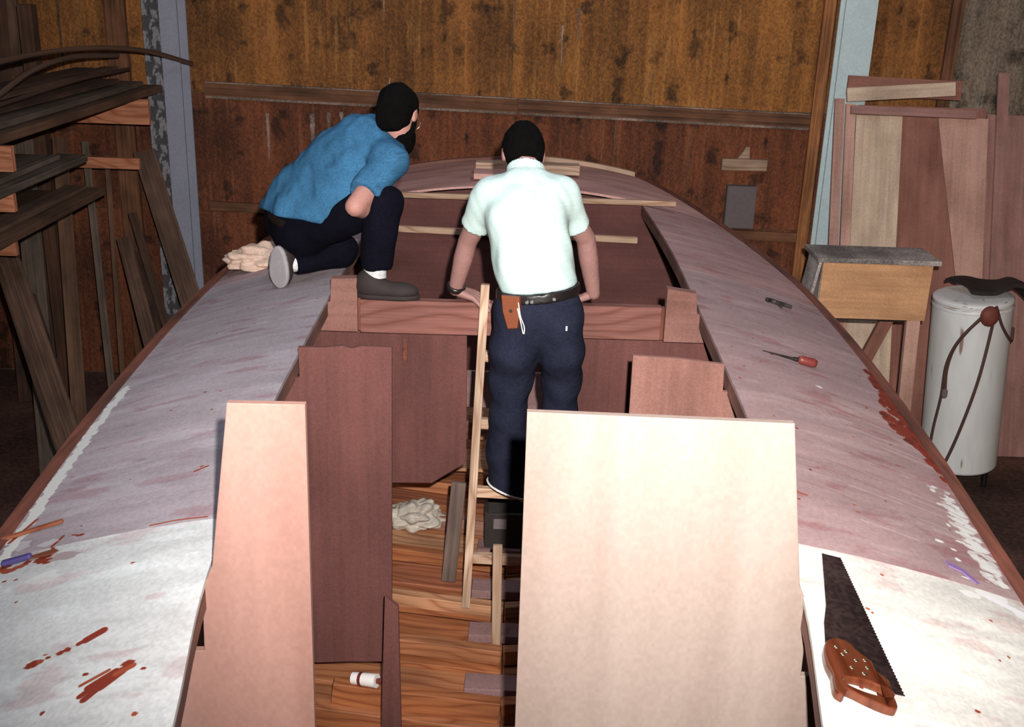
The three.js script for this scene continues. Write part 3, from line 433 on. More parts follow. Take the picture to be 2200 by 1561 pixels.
lean('heavy plank sloping from rack down towards the hull', [-1.62, 0.01, -4.3], [-3.05, 1.62, -6.35], 0.17, 0.045, 1, [1, 0.6, 0.3]);
lean('second plank sloping beneath the heavy one', [-1.85, 0.01, -4.75], [-3.02, 1.35, -6.5], 0.1, 0.04, 2, [1, 0.6, 0.3]);

// ---------------------------------------------------------------- right-hand side: sheets, stand, tank
const leanSheet = (name, label, m, x0, x1, top, zt, zb, t = 0.012, x2 = x0) => {   // panel leaning on the wall, foot at zb
  const L = Math.hypot(top, zt - zb), s = new THREE.Shape([[x2, 0], [x1, 0], [x1, L], [x0, L]].map(p => new THREE.Vector2(...p)));
  const g = metreUV(new THREE.ExtrudeGeometry(s, { depth: t, bevelEnabled: false }), 1); const o = mesh(name, g, m); o.position.set(0, 0.001 + t * 0.5, zb); o.rotation.x = -Math.atan2(zb - zt, top); return tag(o, label, 'plywood');
};
leanSheet('plywood_panel', 'brown plywood panel leaning behind the other sheets', mat.brownPly, 2.52, 3.47, 2.46, -8.36, -7.62);
leanSheet('plywood_panel', 'mauve plywood panel leaning on the wall behind white tank', mat.mauvePly, 3.485, 4.3, 2.42, -8.36, -7.56);
leanSheet('plywood_panel', 'narrow pale plywood panel leaning above the box stand', mat.palePly, 2.475, 2.815, 2.4, -8.24, -7.52);
leanSheet('plywood_panel', 'tapered tan plywood panel leaning above the white tank', mat.tanPly, 3.085, 3.455, 2.4, -8.26, -7.5, 0.012, 3.5 - 0.02);
leanSheet('leaning_strip', 'long tan strip leaning beside the narrow pale panel', mat.tanPly, 2.4, 2.47, 2.47, -8.28, -7.48, 0.02);
leanSheet('leaning_strip', 'darker tan strip leaning against the wide steel column', mat.tanDark, 2.325, 2.395, 2.5, -8.32, -7.54, 0.02);
leanSheet('leaning_strip', 'brown upright strip standing taller than the sheets', mat.mauvePly, 3.5, 3.58, 2.72, -8.33, -7.43, 0.02);
tag(board('top_board', mat.palePly, null, [2.81, 2.575, -8.33], [0.8, 0.1, 0.03], [-0.2, 0, 0.085], 0.003, 0), 'pale knotty board resting along the top of sheets', 'board');
tag(board('top_board', mat.brownPly, null, [2.85, 2.6, -8.385], [0.85, 0.14, 0.03], [-0.1, 0, -0.02], 0.003, 0), 'dark brown board behind the pale knotty board', 'board');
tag(board('top_board', mat.mauvePly, null, [2.88, 2.445, -8.2], [0.92, 0.06, 0.03], [-0.3, 0, -0.01], 0.003, 0), 'narrow mauve batten along the upper edge of sheets', 'board');

{ const g = tag(group('box_stand', [2.24, 0, -6.74]), 'plywood box stand with plaster-smeared top and splayed legs', 'stand');
  board('top', mat.dirty, g, [0, 1.715, 0], [0.76, 0.03, 0.36], [0, 0, 0], 0.004);
  board('front_panel', mat.orangePly, g, [0.0, 1.52, 0.15], [0.68, 0.36, 0.015]); board('back_panel', mat.orangePly, g, [0, 1.52, -0.15], [0.68, 0.36, 0.015]);
  for (const s of [-1, 1]) board('side_panel', mat.dirty, g, [s * 0.335, 1.52, 0], [0.015, 0.36, 0.284]);
  board('bottom', mat.dark, g, [0, 1.335, 0], [0.66, 0.015, 0.28]);
  plank('leg', mat.tanPly, g, [0.33, 0.0, 0.18], [0.275, 1.36, 0.125], 0.085, 0.04); plank('leg', mat.tanPly, g, [-0.36, 0.0, 0.18], [-0.29, 1.36, 0.125], 0.085, 0.04);
  plank('leg', mat.brownPly, g, [-0.18, 0.0, -0.3], [0.22, 1.34, -0.1], 0.085, 0.035); plank('leg', mat.brownPly, g, [-0.38, 0.0, -0.26], [-0.29, 1.34, -0.1], 0.085, 0.035);
  plank('side_board', mat.dirty, g, [-0.46, 1.1, 0.08], [-0.36, 1.7, 0.05], 0.02, 0.24, [0, 0, 1]); }

const TX = 3.2, TZ = -7.13, TR = 0.256, TILT = 0.078;
const tank = tag(group('water_tank', [TX, 0, TZ]), 'dented white cylindrical water tank standing on short legs', 'tank');
{ const prof = [[0, 0.13], [TR - 0.03, 0.13], [TR - 0.006, 0.138], [TR, 0.155], [TR, 1.29], [TR + 0.004, 1.296], [TR + 0.004, 1.305], [TR - 0.002, 1.312], [TR - 0.002, 1.33], [TR + 0.003, 1.335], [TR + 0.003, 1.352], [TR - 0.008, 1.362], [TR - 0.05, 1.372], [0, 1.378]];
  const sh = mesh('shell', new THREE.LatheGeometry(prof.map(p => new THREE.Vector2(...p)), 56), mat.tank, tank);
  for (let i = 0; i < 3; i++) { const a = i * 2.094 + 0.6; mesh('leg', new THREE.CylinderGeometry(0.022, 0.018, 0.16, 10), mat.iron, tank).position.set(Math.cos(a) * 0.19, 0.062, Math.sin(a) * 0.19); }
  tank.rotation.z = TILT; tank.position.y = 0.012; }
const onTank = (ang, y, off = 0.011) => { const p = V(Math.sin(ang) * (TR + off), y, Math.cos(ang) * (TR + off)); p.applyAxisAngle(V(0, 0, 1), TILT); return [p.x + TX, p.y + 0.012, p.z + TZ]; };
{ const g = tag(group('extension_cord', [0, 0, 0]), 'brown extension cord with plug hanging over the white tank', 'cord');
  tube('cable', mat.cord, g, [onTank(-0.1, 1.31, 0.03), onTank(-0.42, 1.2, 0.016), onTank(-0.72, 1.06), onTank(-0.86, 0.9), onTank(-0.86, 0.76)], 0.011);
  tube('cable', mat.cord, g, [onTank(-0.16, 1.3, 0.03), onTank(-0.62, 1.12, 0.026), onTank(-0.85, 0.95, 0.024), onTank(-0.95, 0.7), onTank(-1.1, 0.45), onTank(-1.2, 0.2)], 0.01);
  tube('cable', mat.cord, g, [onTank(0.12, 1.33, 0.03), onTank(0.1, 1.18), onTank(-0.08, 0.86), onTank(-0.34, 0.55), onTank(-0.62, 0.28), onTank(-0.85, 0.1, 0.03)], 0.011);
  tube('cable', mat.cord, g, [onTank(0.16, 1.36, 0.02), onTank(0.4, 1.22), onTank(0.8, 1.1), onTank(0.98, 1.08), onTank(1.0, 1.17)], 0.01);
  const k = mesh('socket', new THREE.IcosahedronGeometry(0.06, 4), mat.plugRed, g); k.scale.set(1, 1.15, 0.7); k.position.set(...onTank(0.0, 1.3, 0.03));
  const pl = mesh('plug', new THREE.CapsuleGeometry(0.02, 0.03, 4, 12), mat.gray, g); pl.position.set(...onTank(-0.85, 0.73, 0.018)); }
{ // folded dark cloth on the tank top
  const g = slab((u, v) => { const x = lerp(-0.17, 0.4, u), z = lerp(-0.14, 0.15, v); const y = 0.055 + 0.02 * Math.sin(u * 9 + v * 3) + 0.018 * vn3(u * 6, v * 6, 0, 5) - Math.max(0, x - 0.2) * 0.9 - Math.max(0, z - 0.1) * 0.3; return V(x + 0.25 * z, y, z - 0.1 * u * (v - 0.5)); }, 26, 14, 0.026, p => [p.x * 4, p.z * 4]);
  const m = tag(mesh('dark_cloth', g, mat.dark), 'dark folded cloth lying over the top of white tank', 'cloth'); m.position.set(TX - 0.05, 1.402, TZ); m.rotation.z = TILT; }
// small fittings on the back wall
{ const g = tag(group('wall_bracket', [1.775, 1.93, ROOM.z0 + 0.016]), 'pale wooden cross block with short upright fixed to wall', 'bracket');
  board('cross_block', mat.pine, g, [0, 0.02, 0.035], [0.355, 0.09, 0.07]); flat2(g); }
function flat2(g) { const s = new THREE.Shape([[-0.06, 0.066], [0.035, 0.066], [0.03, 0.16], [0.0, 0.16], [-0.02, 0.12]].map(p => new THREE.Vector2(...p))); const m = mesh('upright', metreUV(new THREE.ExtrudeGeometry(s, { depth: 0.04, bevelEnabled: false })), mat.pine, g); m.position.z = 0.02; }
{ const g = tag(group('wall_box', [1.775, 1.45, ROOM.z0 + 0.016]), 'flat grey metal box mounted below the pale wall block', 'box');
  board('case', mat.gray, g, [0, 0.165, 0.04], [0.235, 0.34, 0.08], [0, 0, 0], 0.006); board('lid', mat.gray, g, [0, 0.165, 0.083], [0.215, 0.32, 0.006], [0, 0, 0], 0.002); }

// photographer's flash head
{ const g = tag(group('flash_unit', [FLASH[0], FLASH[1], FLASH[2] + 0.035]), 'small black camera flash head held beside the lens', 'flash'); g.rotation.x = -0.05;
  board('case', mat.dark, g, [0, 0, 0.03], [0.075, 0.055, 0.08], [0, 0, 0], 0.008); board('lens', mat.tubeGlow, g, [0, 0, -0.012], [0.06, 0.038, 0.004], [0, 0, 0], 0.001); }
// ---------------------------------------------------------------- people (signed-distance figures, meshed by surface nets)
const sub3 = (a, b) => [a[0] - b[0], a[1] - b[1], a[2] - b[2]], dot3 = (a, b) => a[0] * b[0] + a[1] * b[1] + a[2] * b[2], cross3 = (a, b) => [a[1] * b[2] - a[2] * b[1], a[2] * b[0] - a[0] * b[2], a[0] * b[1] - a[1] * b[0]];
const norm3 = a => { const l = Math.hypot(...a); return [a[0] / l, a[1] / l, a[2] / l]; }, add3 = (a, b, k = 1) => [a[0] + b[0] * k, a[1] + b[1] * k, a[2] + b[2] * k], mix3 = (a, b, t) => [lerp(a[0], b[0], t), lerp(a[1], b[1], t), lerp(a[2], b[2], t)];
const smin = (a, b, k) => { const h = Math.max(k - Math.abs(a - b), 0) / k; return Math.min(a, b) - h * h * k * 0.25; };
const smax = (a, b, k) => -smin(-a, -b, k);
// tapered capsule chain: nodes [x, y, z, r]
function chain(N) {
  const S = []; for (let i = 0; i + 1 < N.length; i++) { const a = N[i], b = N[i + 1], d = sub3(b, a); S.push([a, d, dot3(d, d) || 1e-9, a[3], b[3] - a[3]]); }
  return (x, y, z) => { let m = 9; for (const [a, d, l, r, dr] of S) { const X = x - a[0], Y = y - a[1], Z = z - a[2]; const t = clamp((X * d[0] + Y * d[1] + Z * d[2]) / l, 0, 1); const q = Math.hypot(X - d[0] * t, Y - d[1] * t, Z - d[2] * t) - r - dr * t; if (q < m) m = q; } return m; };
}
// elliptical tube: nodes [x, y, z, a, b], a half-width along `right`, b along the other cross axis
function etube(N, right, k = 0.03) {
  const S = []; for (let i = 0; i + 1 < N.length; i++) { const a = N[i], d = sub3(N[i + 1], a), l = dot3(d, d), u = norm3(d); let R = add3(right, u, -dot3(right, u)); R = norm3(R); S.push([a, d, l, R, cross3(u, R), N[i + 1], u]); }
  return (x, y, z) => { let m = 9; for (const [a, d, l, R, Q, b, u] of S) { const X = x - a[0], Y = y - a[1], Z = z - a[2]; const t = clamp((X * d[0] + Y * d[1] + Z * d[2]) / l, 0, 1); const px = X - d[0] * t, py = Y - d[1] * t, pz = Z - d[2] * t, A = lerp(a[3], b[3], t), B = lerp(a[4], b[4], t);
      const p = (px * R[0] + py * R[1] + pz * R[2]) / A, q = (px * Q[0] + py * Q[1] + pz * Q[2]) / B, w = (px * u[0] + py * u[1] + pz * u[2]) / Math.min(A, B); const v = (Math.sqrt(p * p + q * q + w * w) - 1) * Math.min(A, B); m = m === 9 ? v : smin(m, v, k); } return m; };
}
function frame(o, f, up, s = 1) { f = norm3(f); const r = norm3(cross3(f, up)), u = cross3(r, f); return { o, r, u, f, loc: (x, y, z) => { const d = [(x - o[0]) / s, (y - o[1]) / s, (z - o[2]) / s]; return [dot3(d, r), dot3(d, u), dot3(d, f)]; }, w: (a, b, c) => (a *= s, b *= s, c *= s, [o[0] + r[0] * a + u[0] * b + f[0] * c, o[1] + r[1] * a + u[1] * b + f[1] * c, o[2] + r[2] * a + u[2] * b + f[2] * c]) }; }
const ell = (x, y, z, cx, cy, cz, a, b, c) => { const p = (x - cx) / a, q = (y - cy) / b, r = (z - cz) / c, k = Math.sqrt(p * p + q * q + r * r); return (k - 1) * Math.min(a, b, c) * (k < 1 ? 1 : 1); };
function nets(f, lo, hi, h) {            // surface nets over a grid
  const n = [0, 1, 2].map(k => Math.ceil((hi[k] - lo[k]) / h) + 1), [nx, ny, nz] = n, F = new Float32Array(nx * ny * nz), id = (i, j, k) => (k * ny + j) * nx + i;
  for (let k = 0; k < nz; k++) for (let j = 0; j < ny; j++) for (let i = 0; i < nx; i++) F[id(i, j, k)] = f(lo[0] + i * h, lo[1] + j * h, lo[2] + k * h);
  const P = [], VI = new Int32Array(nx * ny * nz).fill(-1), I = [];
  const E = []; for (let a = 0; a < 8; a++) for (let b = a + 1; b < 8; b++) { const x = a ^ b; if (x === 1 || x === 2 || x === 4) E.push([a, b]); }
  for (let k = 0; k < nz - 1; k++) for (let j = 0; j < ny - 1; j++) for (let i = 0; i < nx - 1; i++) {
    const v = []; let neg = 0; for (let c = 0; c < 8; c++) { v[c] = F[id(i + (c & 1), j + ((c >> 1) & 1), k + (c >> 2))]; if (v[c] < 0) neg++; }
    if (!neg || neg === 8) continue; let sx = 0, sy = 0, sz = 0, m = 0;
    for (const [a, b] of E) if ((v[a] < 0) !== (v[b] < 0)) { const t = v[a] / (v[a] - v[b]); sx += lerp(a & 1, b & 1, t); sy += lerp((a >> 1) & 1, (b >> 1) & 1, t); sz += lerp(a >> 2, b >> 2, t); m++; }
    VI[id(i, j, k)] = P.length / 3; P.push(lo[0] + (i + sx / m) * h, lo[1] + (j + sy / m) * h, lo[2] + (k + sz / m) * h);
  }
  const quad = (a, b, c, d, fl) => { if (a < 0 || b < 0 || c < 0 || d < 0) return; if (fl) I.push(a, b, c, a, c, d); else I.push(a, c, b, a, d, c); };
  for (let k = 1; k < nz - 1; k++) for (let j = 1; j < ny - 1; j++) for (let i = 1; i < nx - 1; i++) {
    const s = F[id(i, j, k)] < 0;
    if (s !== F[id(i + 1, j, k)] < 0) quad(VI[id(i, j - 1, k - 1)], VI[id(i, j, k - 1)], VI[id(i, j, k)], VI[id(i, j - 1, k)], s);
    if (s !== F[id(i, j + 1, k)] < 0) quad(VI[id(i - 1, j, k - 1)], VI[id(i - 1, j, k)], VI[id(i, j, k)], VI[id(i, j, k - 1)], s);
    if (s !== F[id(i, j, k + 1)] < 0) quad(VI[id(i - 1, j - 1, k)], VI[id(i, j - 1, k)], VI[id(i, j, k)], VI[id(i - 1, j, k)], s);
  }
  const g = new THREE.BufferGeometry(); g.setAttribute('position', new THREE.Float32BufferAttribute(P, 3)); const uv = new Float32Array(P.length / 3 * 2); for (let i = 0; i < P.length / 3; i++) { uv[2 * i] = (P[3 * i] + P[3 * i + 2] * 0.7) * 3; uv[2 * i + 1] = P[3 * i + 1] * 3; } g.setAttribute('uv', new THREE.BufferAttribute(uv, 2)); g.setIndex(I); g.computeVertexNormals(); return g;
}
// head in its own frame: x to the right ear, y up, z to the face
function headSdf(H) {
  return (x, y, z) => { const [a, b, c] = H.loc(x, y, z); let d = ell(a, b, c, 0, 0.025, -0.012, 0.074, 0.097, 0.094); d = smin(d, ell(a, b, c, 0, -0.055, 0.032, 0.056, 0.066, 0.062), 0.03);
    d = smin(d, ell(a, b, c, 0, -0.095, 0.068, 0.026, 0.02, 0.024), 0.02); d = smin(d, ell(a, b, c, 0, -0.012, 0.094, 0.011, 0.026, 0.016), 0.012); d = smin(d, ell(a, b, c, 0, -0.026, 0.104, 0.015, 0.01, 0.012), 0.008);
    d = smin(d, ell(a, b, c, 0, 0.03, 0.078, 0.05, 0.012, 0.016), 0.012); d = smin(d, ell(a, b, c, 0, -0.062, 0.088, 0.024, 0.011, 0.012), 0.008);
    const A = Math.abs(a); d = smax(d, -ell(A, b, c, 0.032, 0.008, 0.098, 0.017, 0.011, 0.016), 0.008); d = smin(d, ell(A, b, c, 0.032, 0.008, 0.076, 0.013, 0.012, 0.012), 0.004);
    d = smin(d, ell(A, b, c, 0.078, 0.0, -0.008, 0.013, 0.032, 0.021), 0.008); d = smax(d, -ell(A, b, c, 0.09, 0.002, -0.002, 0.008, 0.016, 0.011), 0.004); return d; };
}
function hairSdf(H, sd, len = 0.0) {
  return (x, y, z) => { const [a, b, c] = H.loc(x, y, z), n = vn3(a * 55, b * 38, c * 55, sd) - 0.5, n2 = vn3(a * 160, b * 90, c * 160, sd + 3) - 0.5;
    let d = ell(a, b, c, 0, 0.03, -0.018, 0.085, 0.106, 0.104) - 0.008 * n - 0.004 * n2; d = smin(d, ell(a, b, c, 0, -0.03, -0.052, 0.072, 0.062 + len, 0.05) - 0.006 * n, 0.03);
    d = smax(d, c - 0.03 - clamp(b - 0.02, -0.2, 0.09) * 0.62, 0.012); const A = Math.abs(a); d = smax(d, -ell(A, b, c, 0.088, -0.012, 0.0, 0.03, 0.03, 0.026), 0.008); d = smax(d, -(b + 0.085 + len), 0.01); return d; };
}
// hand: wrist point, finger direction, back-of-hand normal, side of the thumb (+1 / -1)
function handChains(w, dir, up, side, curl = 0.5, spread = 0.16, s = 1) {
  dir = norm3(dir); up = norm3(add3(up, dir, -dot3(up, dir))); const R = cross3(dir, up); const at = (f, l, u) => [w[0] + (dir[0] * f + R[0] * l * side + up[0] * u) * s, w[1] + (dir[1] * f + R[1] * l * side + up[1] * u) * s, w[2] + (dir[2] * f + R[2] * l * side + up[2] * u) * s];
  const out = []; const L = [[0.027, 0.072, 0.9], [0.009, 0.08, 1], [-0.009, 0.074, 0.93], [-0.026, 0.06, 0.75]];
  L.forEach(([l, len, k], i) => { const kn = [0.088 - Math.abs(i - 1) * 0.005, l, 0.003]; let f = kn[0], la = l, u = kn[2], a = 0.06; const sp = (1.2 - i) * spread; const N = [[...at(0.012, l * 0.55, 0), 0.014], [...at(...kn), 0.0105]];
    for (const q of [0.45, 0.32, 0.26]) { a += curl * (q > 0.4 ? 0.7 : 0.5); const d = len * q; f += d * Math.cos(a) * Math.cos(sp); la += d * Math.sin(sp); u -= d * Math.sin(a); N.push([...at(f, la, u), 0.0095 - (0.45 - q) * 0.008]); } out.push(chain(N)); });
  out.push(chain([[...at(0.015, 0.014, -0.002), 0.015], [...at(0.045, 0.04, -0.006), 0.0125], [...at(0.072, 0.056, -0.01), 0.011], [...at(0.095, 0.06, -0.014), 0.0088]]));
  const palm = [chain([[...at(0.02, 0.018, -0.004), 0.014], [...at(0.075, 0.018, -0.002), 0.012]]), chain([[...at(0.02, -0.014, -0.004), 0.014], [...at(0.075, -0.018, -0.002), 0.012]])];
  return (x, y, z) => { let m = smin(palm[0](x, y, z), palm[1](x, y, z), 0.02); for (const c of out) m = smin(m, c(x, y, z), 0.006); return m; };
}
const bb = (pts, r) => [[0, 1, 2].map(k => Math.min(...pts.map(p => p[k])) - r), [0, 1, 2].map(k => Math.max(...pts.map(p => p[k])) + r)];
const plane = (o, n) => { n = norm3(n); return (x, y, z) => (x - o[0]) * n[0] + (y - o[1]) * n[1] + (z - o[2]) * n[2]; };
function shoeSdf(heel, dir, up, L = 0.28) { const F = frame(heel, dir, up);   // local z along the foot, y up
  const upper = (a, b, c) => { let d = smin(ell(a, b, c, 0, 0.045, 0.045, 0.036, 0.05, 0.05), ell(a, b, c, 0, 0.03, L * 0.66, 0.044, 0.036, L * 0.33), 0.05); d = smin(d, ell(a, b, c, 0, 0.07, 0.055, 0.034, 0.045, 0.045), 0.03); return smax(d, 0.016 - b, 0.006); };
  const sole = (a, b, c) => smax(smin(ell(a, 0, c, 0, 0, 0.06, 0.038, 1, 0.062), ell(a, 0, c, 0, 0, L * 0.66, 0.048, 1, L * 0.35), 0.04), Math.max(-b, b - 0.02), 0.006);
  return { F, upper: (x, y, z) => upper(...F.loc(x, y, z)), sole: (x, y, z) => sole(...F.loc(x, y, z)), box: bb([F.w(-0.05, -0.01, -0.01), F.w(0.05, 0.13, L + 0.01), F.w(0.05, -0.01, L + 0.01), F.w(-0.05, 0.13, -0.01), F.w(0.05, 0.13, -0.01), F.w(-0.05, -0.01, L + 0.01)], 0.012) }; }
function shoe(p, heel, dir, up, mu, ms, L) { const s = shoeSdf(heel, dir, up, L); const u = mesh('shoe', nets(s.upper, ...s.box, 0.006), mu, p); mesh('sole', nets(s.sole, ...s.box, 0.005), ms, u); return u; }

// ---- man in the white shirt, standing on the ladder, hands on the deck beam
{
  const P = group('person'); tag(P, 'man in white short-sleeved shirt and jeans standing on the ladder', 'person');
  const shL = [-0.096, 2.562, -3.93], shR = [0.148, 2.56, -3.93], elL = [-0.182, 2.36, -4.04], wrL = [-0.23, 2.152, -4.105], elR = [0.262, 2.385, -4.04], wrR = [0.308, 2.154, -4.105];
  const H = frame([0.015, 2.676, -4.1], [-0.12, -0.66, -0.76], [0, 1, -0.3], 0.92);
  const head = headSdf(H), neck = chain([[0.034, 2.585, -3.96, 0.058], [0.022, 2.67, -4.05, 0.054]]);
  const torsoN = k => [[0.088, 2.13, -3.79, 0.145 - k, 0.115 - k], [0.084, 2.255, -3.79, 0.132 - k, 0.105 - k], [0.054, 2.385, -3.83, 0.132 - k, 0.108 - k], [0.035, 2.5, -3.88, 0.14 - k, 0.112 - k], [0.028, 2.565, -3.93, 0.11 - k, 0.076 - k]];
  const torso = etube(torsoN(0.022), [1, 0.02, 0], 0.04), armL = chain([[...shL, 0.05], [...mix3(shL, elL, 0.5), 0.043], [...elL, 0.037], [...mix3(elL, wrL, 0.35), 0.038], [...wrL, 0.027]]), armR = chain([[...shR, 0.05], [...mix3(shR, elR, 0.5), 0.043], [...elR, 0.037], [...mix3(elR, wrR, 0.35), 0.038], [...wrR, 0.027]]);
  const legL = chain([[0.02, 2.13, -3.79, 0.07], [0.0, 1.77, -3.86, 0.045], [0.06, 1.41, -3.93, 0.035]]), legR = chain([[0.165, 2.13, -3.79, 0.07], [0.182, 1.77, -3.9, 0.045], [0.182, 1.41, -3.93, 0.035]]);
  const hL = handChains(wrL, [0.85, -0.28, 0.1], [0.1, 1, 0.15], -1, 0.3), hR = handChains(wrR, [-0.45, -0.34, -0.5], [-0.1, 1, 0], -1, 0.3);
  const bodyF = (x, y, z) => smin(smin(smin(smin(torso(x, y, z), armL(x, y, z), 0.03), armR(x, y, z), 0.03), neck(x, y, z), 0.03), smin(legL(x, y, z), legR(x, y, z), 0.02), 0.03);
  const body = mergeGeometries([nets(bodyF, [-0.29, 1.36, -4.18], [0.4, 2.72, -3.62], 0.011), nets(head, ...bb([H.o], 0.165), 0.0045), nets(hL, ...bb([wrL, add3(wrL, [0.17, -0.05, 0.0])], 0.08), 0.0035), nets(hR, ...bb([wrR, add3(wrR, [-0.1, -0.06, -0.1])], 0.08), 0.0035)]);
  mesh('body', body, mat.skin, P);
  mesh('hair', nets(hairSdf(H, 5), ...bb([H.o], 0.16), 0.0055), mat.hair, P);
  // shirt
  const st = etube(torsoN(0).slice(1), [1, 0.02, 0], 0.05), yoke = chain([[...add3(shL, [-0.002, 0.0, 0]), 0.062], [0.033, 2.585, -3.945, 0.066], [...add3(shR, [0.002, 0, 0]), 0.062]]);
  const slL = chain([[...shL, 0.064], [...mix3(shL, elL, 0.95), 0.058]]), slR = chain([[...shR, 0.064], [...mix3(shR, elR, 0.95), 0.058]]);
  const cutL = plane(mix3(shL, elL, 0.62), add3(sub3(elL, shL), [0.03, 0, 0])), cutR = plane(mix3(shR, elR, 0.62), add3(sub3(elR, shR), [-0.03, 0, 0])), hem = plane([0.09, 2.258, -3.79], [0.14, -1, 0.05]), nk = plane([0.028, 2.655, -3.99], [0, 0.75, -0.7]);
  const collar = chain([[0.033, 2.6, -3.965, 0.068], [0.027, 2.645, -4.0, 0.064]]);
  const shirt = (x, y, z) => { const w = (vn3(x * 14 + y * 5, y * 8, z * 14, 3) - 0.5) * 0.02 + (vn3(x * 34 + y * 20, y * 12, z * 30, 4) - 0.5) * 0.005; let d = smin(st(x, y, z), yoke(x, y, z), 0.06); const bl = Math.exp(-(((y - 2.29) / 0.05) ** 2)) * 0.01; d = smin(d - bl, smin(smax(slL(x, y, z), cutL(x, y, z), 0.004), smax(slR(x, y, z), cutR(x, y, z), 0.004), 0.001), 0.035) - w; d = smin(d, collar(x, y, z), 0.016); d = smax(d, hem(x, y, z), 0.012); return smax(d, nk(x, y, z), 0.005); };
  const sh = mesh('shirt', nets(shirt, [-0.29, 2.2, -4.12], [0.37, 2.72, -3.64], 0.0075), mat.shirtWhite, P);
  // collar fold
  { const cf = (x, y, z) => smax(smax(Math.abs(collar(x, y, z) - 0.003) - 0.0035, nk(x, y, z) - 0.002, 0.002), -(nk(x, y, z) + 0.036), 0.002); mesh('collar', nets(cf, ...bb([[0.03, 2.62, -3.98]], 0.12), 0.0045), mat.shirtWhite, sh); }
  // jeans
  const tl = etube([[0.03, 2.16, -3.79, 0.105, 0.115], [0.008, 2.02, -3.8, 0.09, 0.1], [-0.003, 1.88, -3.84, 0.077, 0.085], [-0.012, 1.74, -3.86, 0.066, 0.076], [-0.004, 1.55, -3.91, 0.082, 0.085], [0.022, 1.38, -3.94, 0.1, 0.1]], [1, 0, 0], 0.03), tr = etube([[0.158, 2.16, -3.79, 0.097, 0.115], [0.18, 2.02, -3.81, 0.081, 0.1], [0.19, 1.88, -3.87, 0.068, 0.082], [0.188, 1.74, -3.9, 0.062, 0.074], [0.184, 1.55, -3.92, 0.08, 0.085], [0.19, 1.38, -3.94, 0.09, 0.095]], [1, 0, 0], 0.03);
  const seat = etube([[0.093, 2.14, -3.785, 0.146, 0.115], [0.084, 2.262, -3.79, 0.137, 0.11]], [1, 0.02, 0]);
  const hemL = plane([0.02, 1.385, -3.93], [-0.3, -1, 0.1]), hemR = plane([0.19, 1.36, -3.93], [0, -1, 0]), waist = plane([0.09, 2.268, -3.79], [-0.12, 1, 0]);
  const jean = (x, y, z) => { const w = (vn3(x * 16, y * 10, z * 16, 23) - 0.5) * 0.012 + (vn3(x * 40, y * 26, z * 40, 24) - 0.5) * 0.004; let d = smin(smax(tl(x, y, z), hemL(x, y, z), 0.006), smax(tr(x, y, z), hemR(x, y, z), 0.006), 0.006); d = smin(d, seat(x, y, z), 0.03) - w; return smax(d, waist(x, y, z), 0.006); };
  const jn = mesh('jeans', nets(jean, [-0.14, 1.25, -4.06], [0.31, 2.34, -3.64], 0.0085), mat.jeans, P);
  { const f = (x, y, z) => smax(Math.abs(tl(x, y, z) - 0.002) - 0.005, Math.abs(hemL(x, y, z) + 0.004) - 0.005, 0.003); mesh('hem', nets(f, [-0.14, 1.25, -4.07], [0.15, 1.52, -3.8], 0.0045), mat.lace, jn); }
  { const bf = (x, y, z) => smax(Math.abs(seat(x, y, z) - 0.006) - 0.005, Math.abs(waist(x, y, z) + 0.02) - 0.018, 0.003); mesh('belt', nets(bf, [-0.1, 2.18, -3.96], [0.29, 2.34, -3.62], 0.0055), mat.belt, P); }
  { const k = mesh('belt_stud', new THREE.CylinderGeometry(0.006, 0.006, 0.004, 10).rotateX(Math.PI / 2), mat.metal, P); k.position.set(0.045, 2.237, -3.667); const k2 = mesh('belt_stud', k.geometry, mat.metal, P); k2.position.set(0.062, 2.239, -3.667); const k3 = mesh('belt_stud', k.geometry, mat.metal, P); k3.position.set(0.14, 2.25, -3.672); }
  // knife sheath with its cord, and a watch
  { const s = new THREE.Shape([[-0.03, 0.05], [0.03, 0.045], [0.028, 0.0], [0.015, -0.06], [-0.015, -0.062], [-0.028, -0.005]].map(p => new THREE.Vector2(...p))); const g = metreUV(new THREE.ExtrudeGeometry(s, { depth: 0.014, bevelEnabled: true, bevelSize: 0.004, bevelThickness: 0.004, bevelSegments: 2 }));
    const m = mesh('knife_sheath', g, mat.leather, P); m.position.set(-0.004, 2.205, -3.678); m.rotation.set(-0.06, -0.35, 0.1);
    tube('sheath_cord', mat.lace, m, [[0.03, 0.03, 0.018], [0.036, -0.02, 0.02], [0.046, -0.06, 0.016], [0.04, -0.085, 0.012], [0.036, -0.04, 0.022], [0.026, 0.01, 0.02]], 0.0022, 30, 6);
    mesh('snap', new THREE.SphereGeometry(0.006, 10, 8), mat.dark, m).position.set(0, 0.0, 0.018); }
  { const m = mesh('wristwatch', new THREE.TorusGeometry(0.031, 0.008, 8, 28), mat.belt, P); m.position.set(...mix3(elL, wrL, 0.96)); m.quaternion.setFromUnitVectors(V(0, 0, 1), V(...norm3(sub3(wrL, elL)))); m.scale.set(1, 1, 1.5); }
  mesh('pocket_tag', new THREE.BoxGeometry(0.006, 0.016, 0.003), mat.white, P).position.set(0.188, 2.145, -3.672);
  shoe(P, [0.075, 1.357, -3.86], [0.05, 0, -1], [0, 1, 0], mat.shoe, mat.sole, 0.27); shoe(P, [0.183, 1.357, -3.86], [0, 0, -1], [0, 1, 0], mat.shoe, mat.sole, 0.27);
}
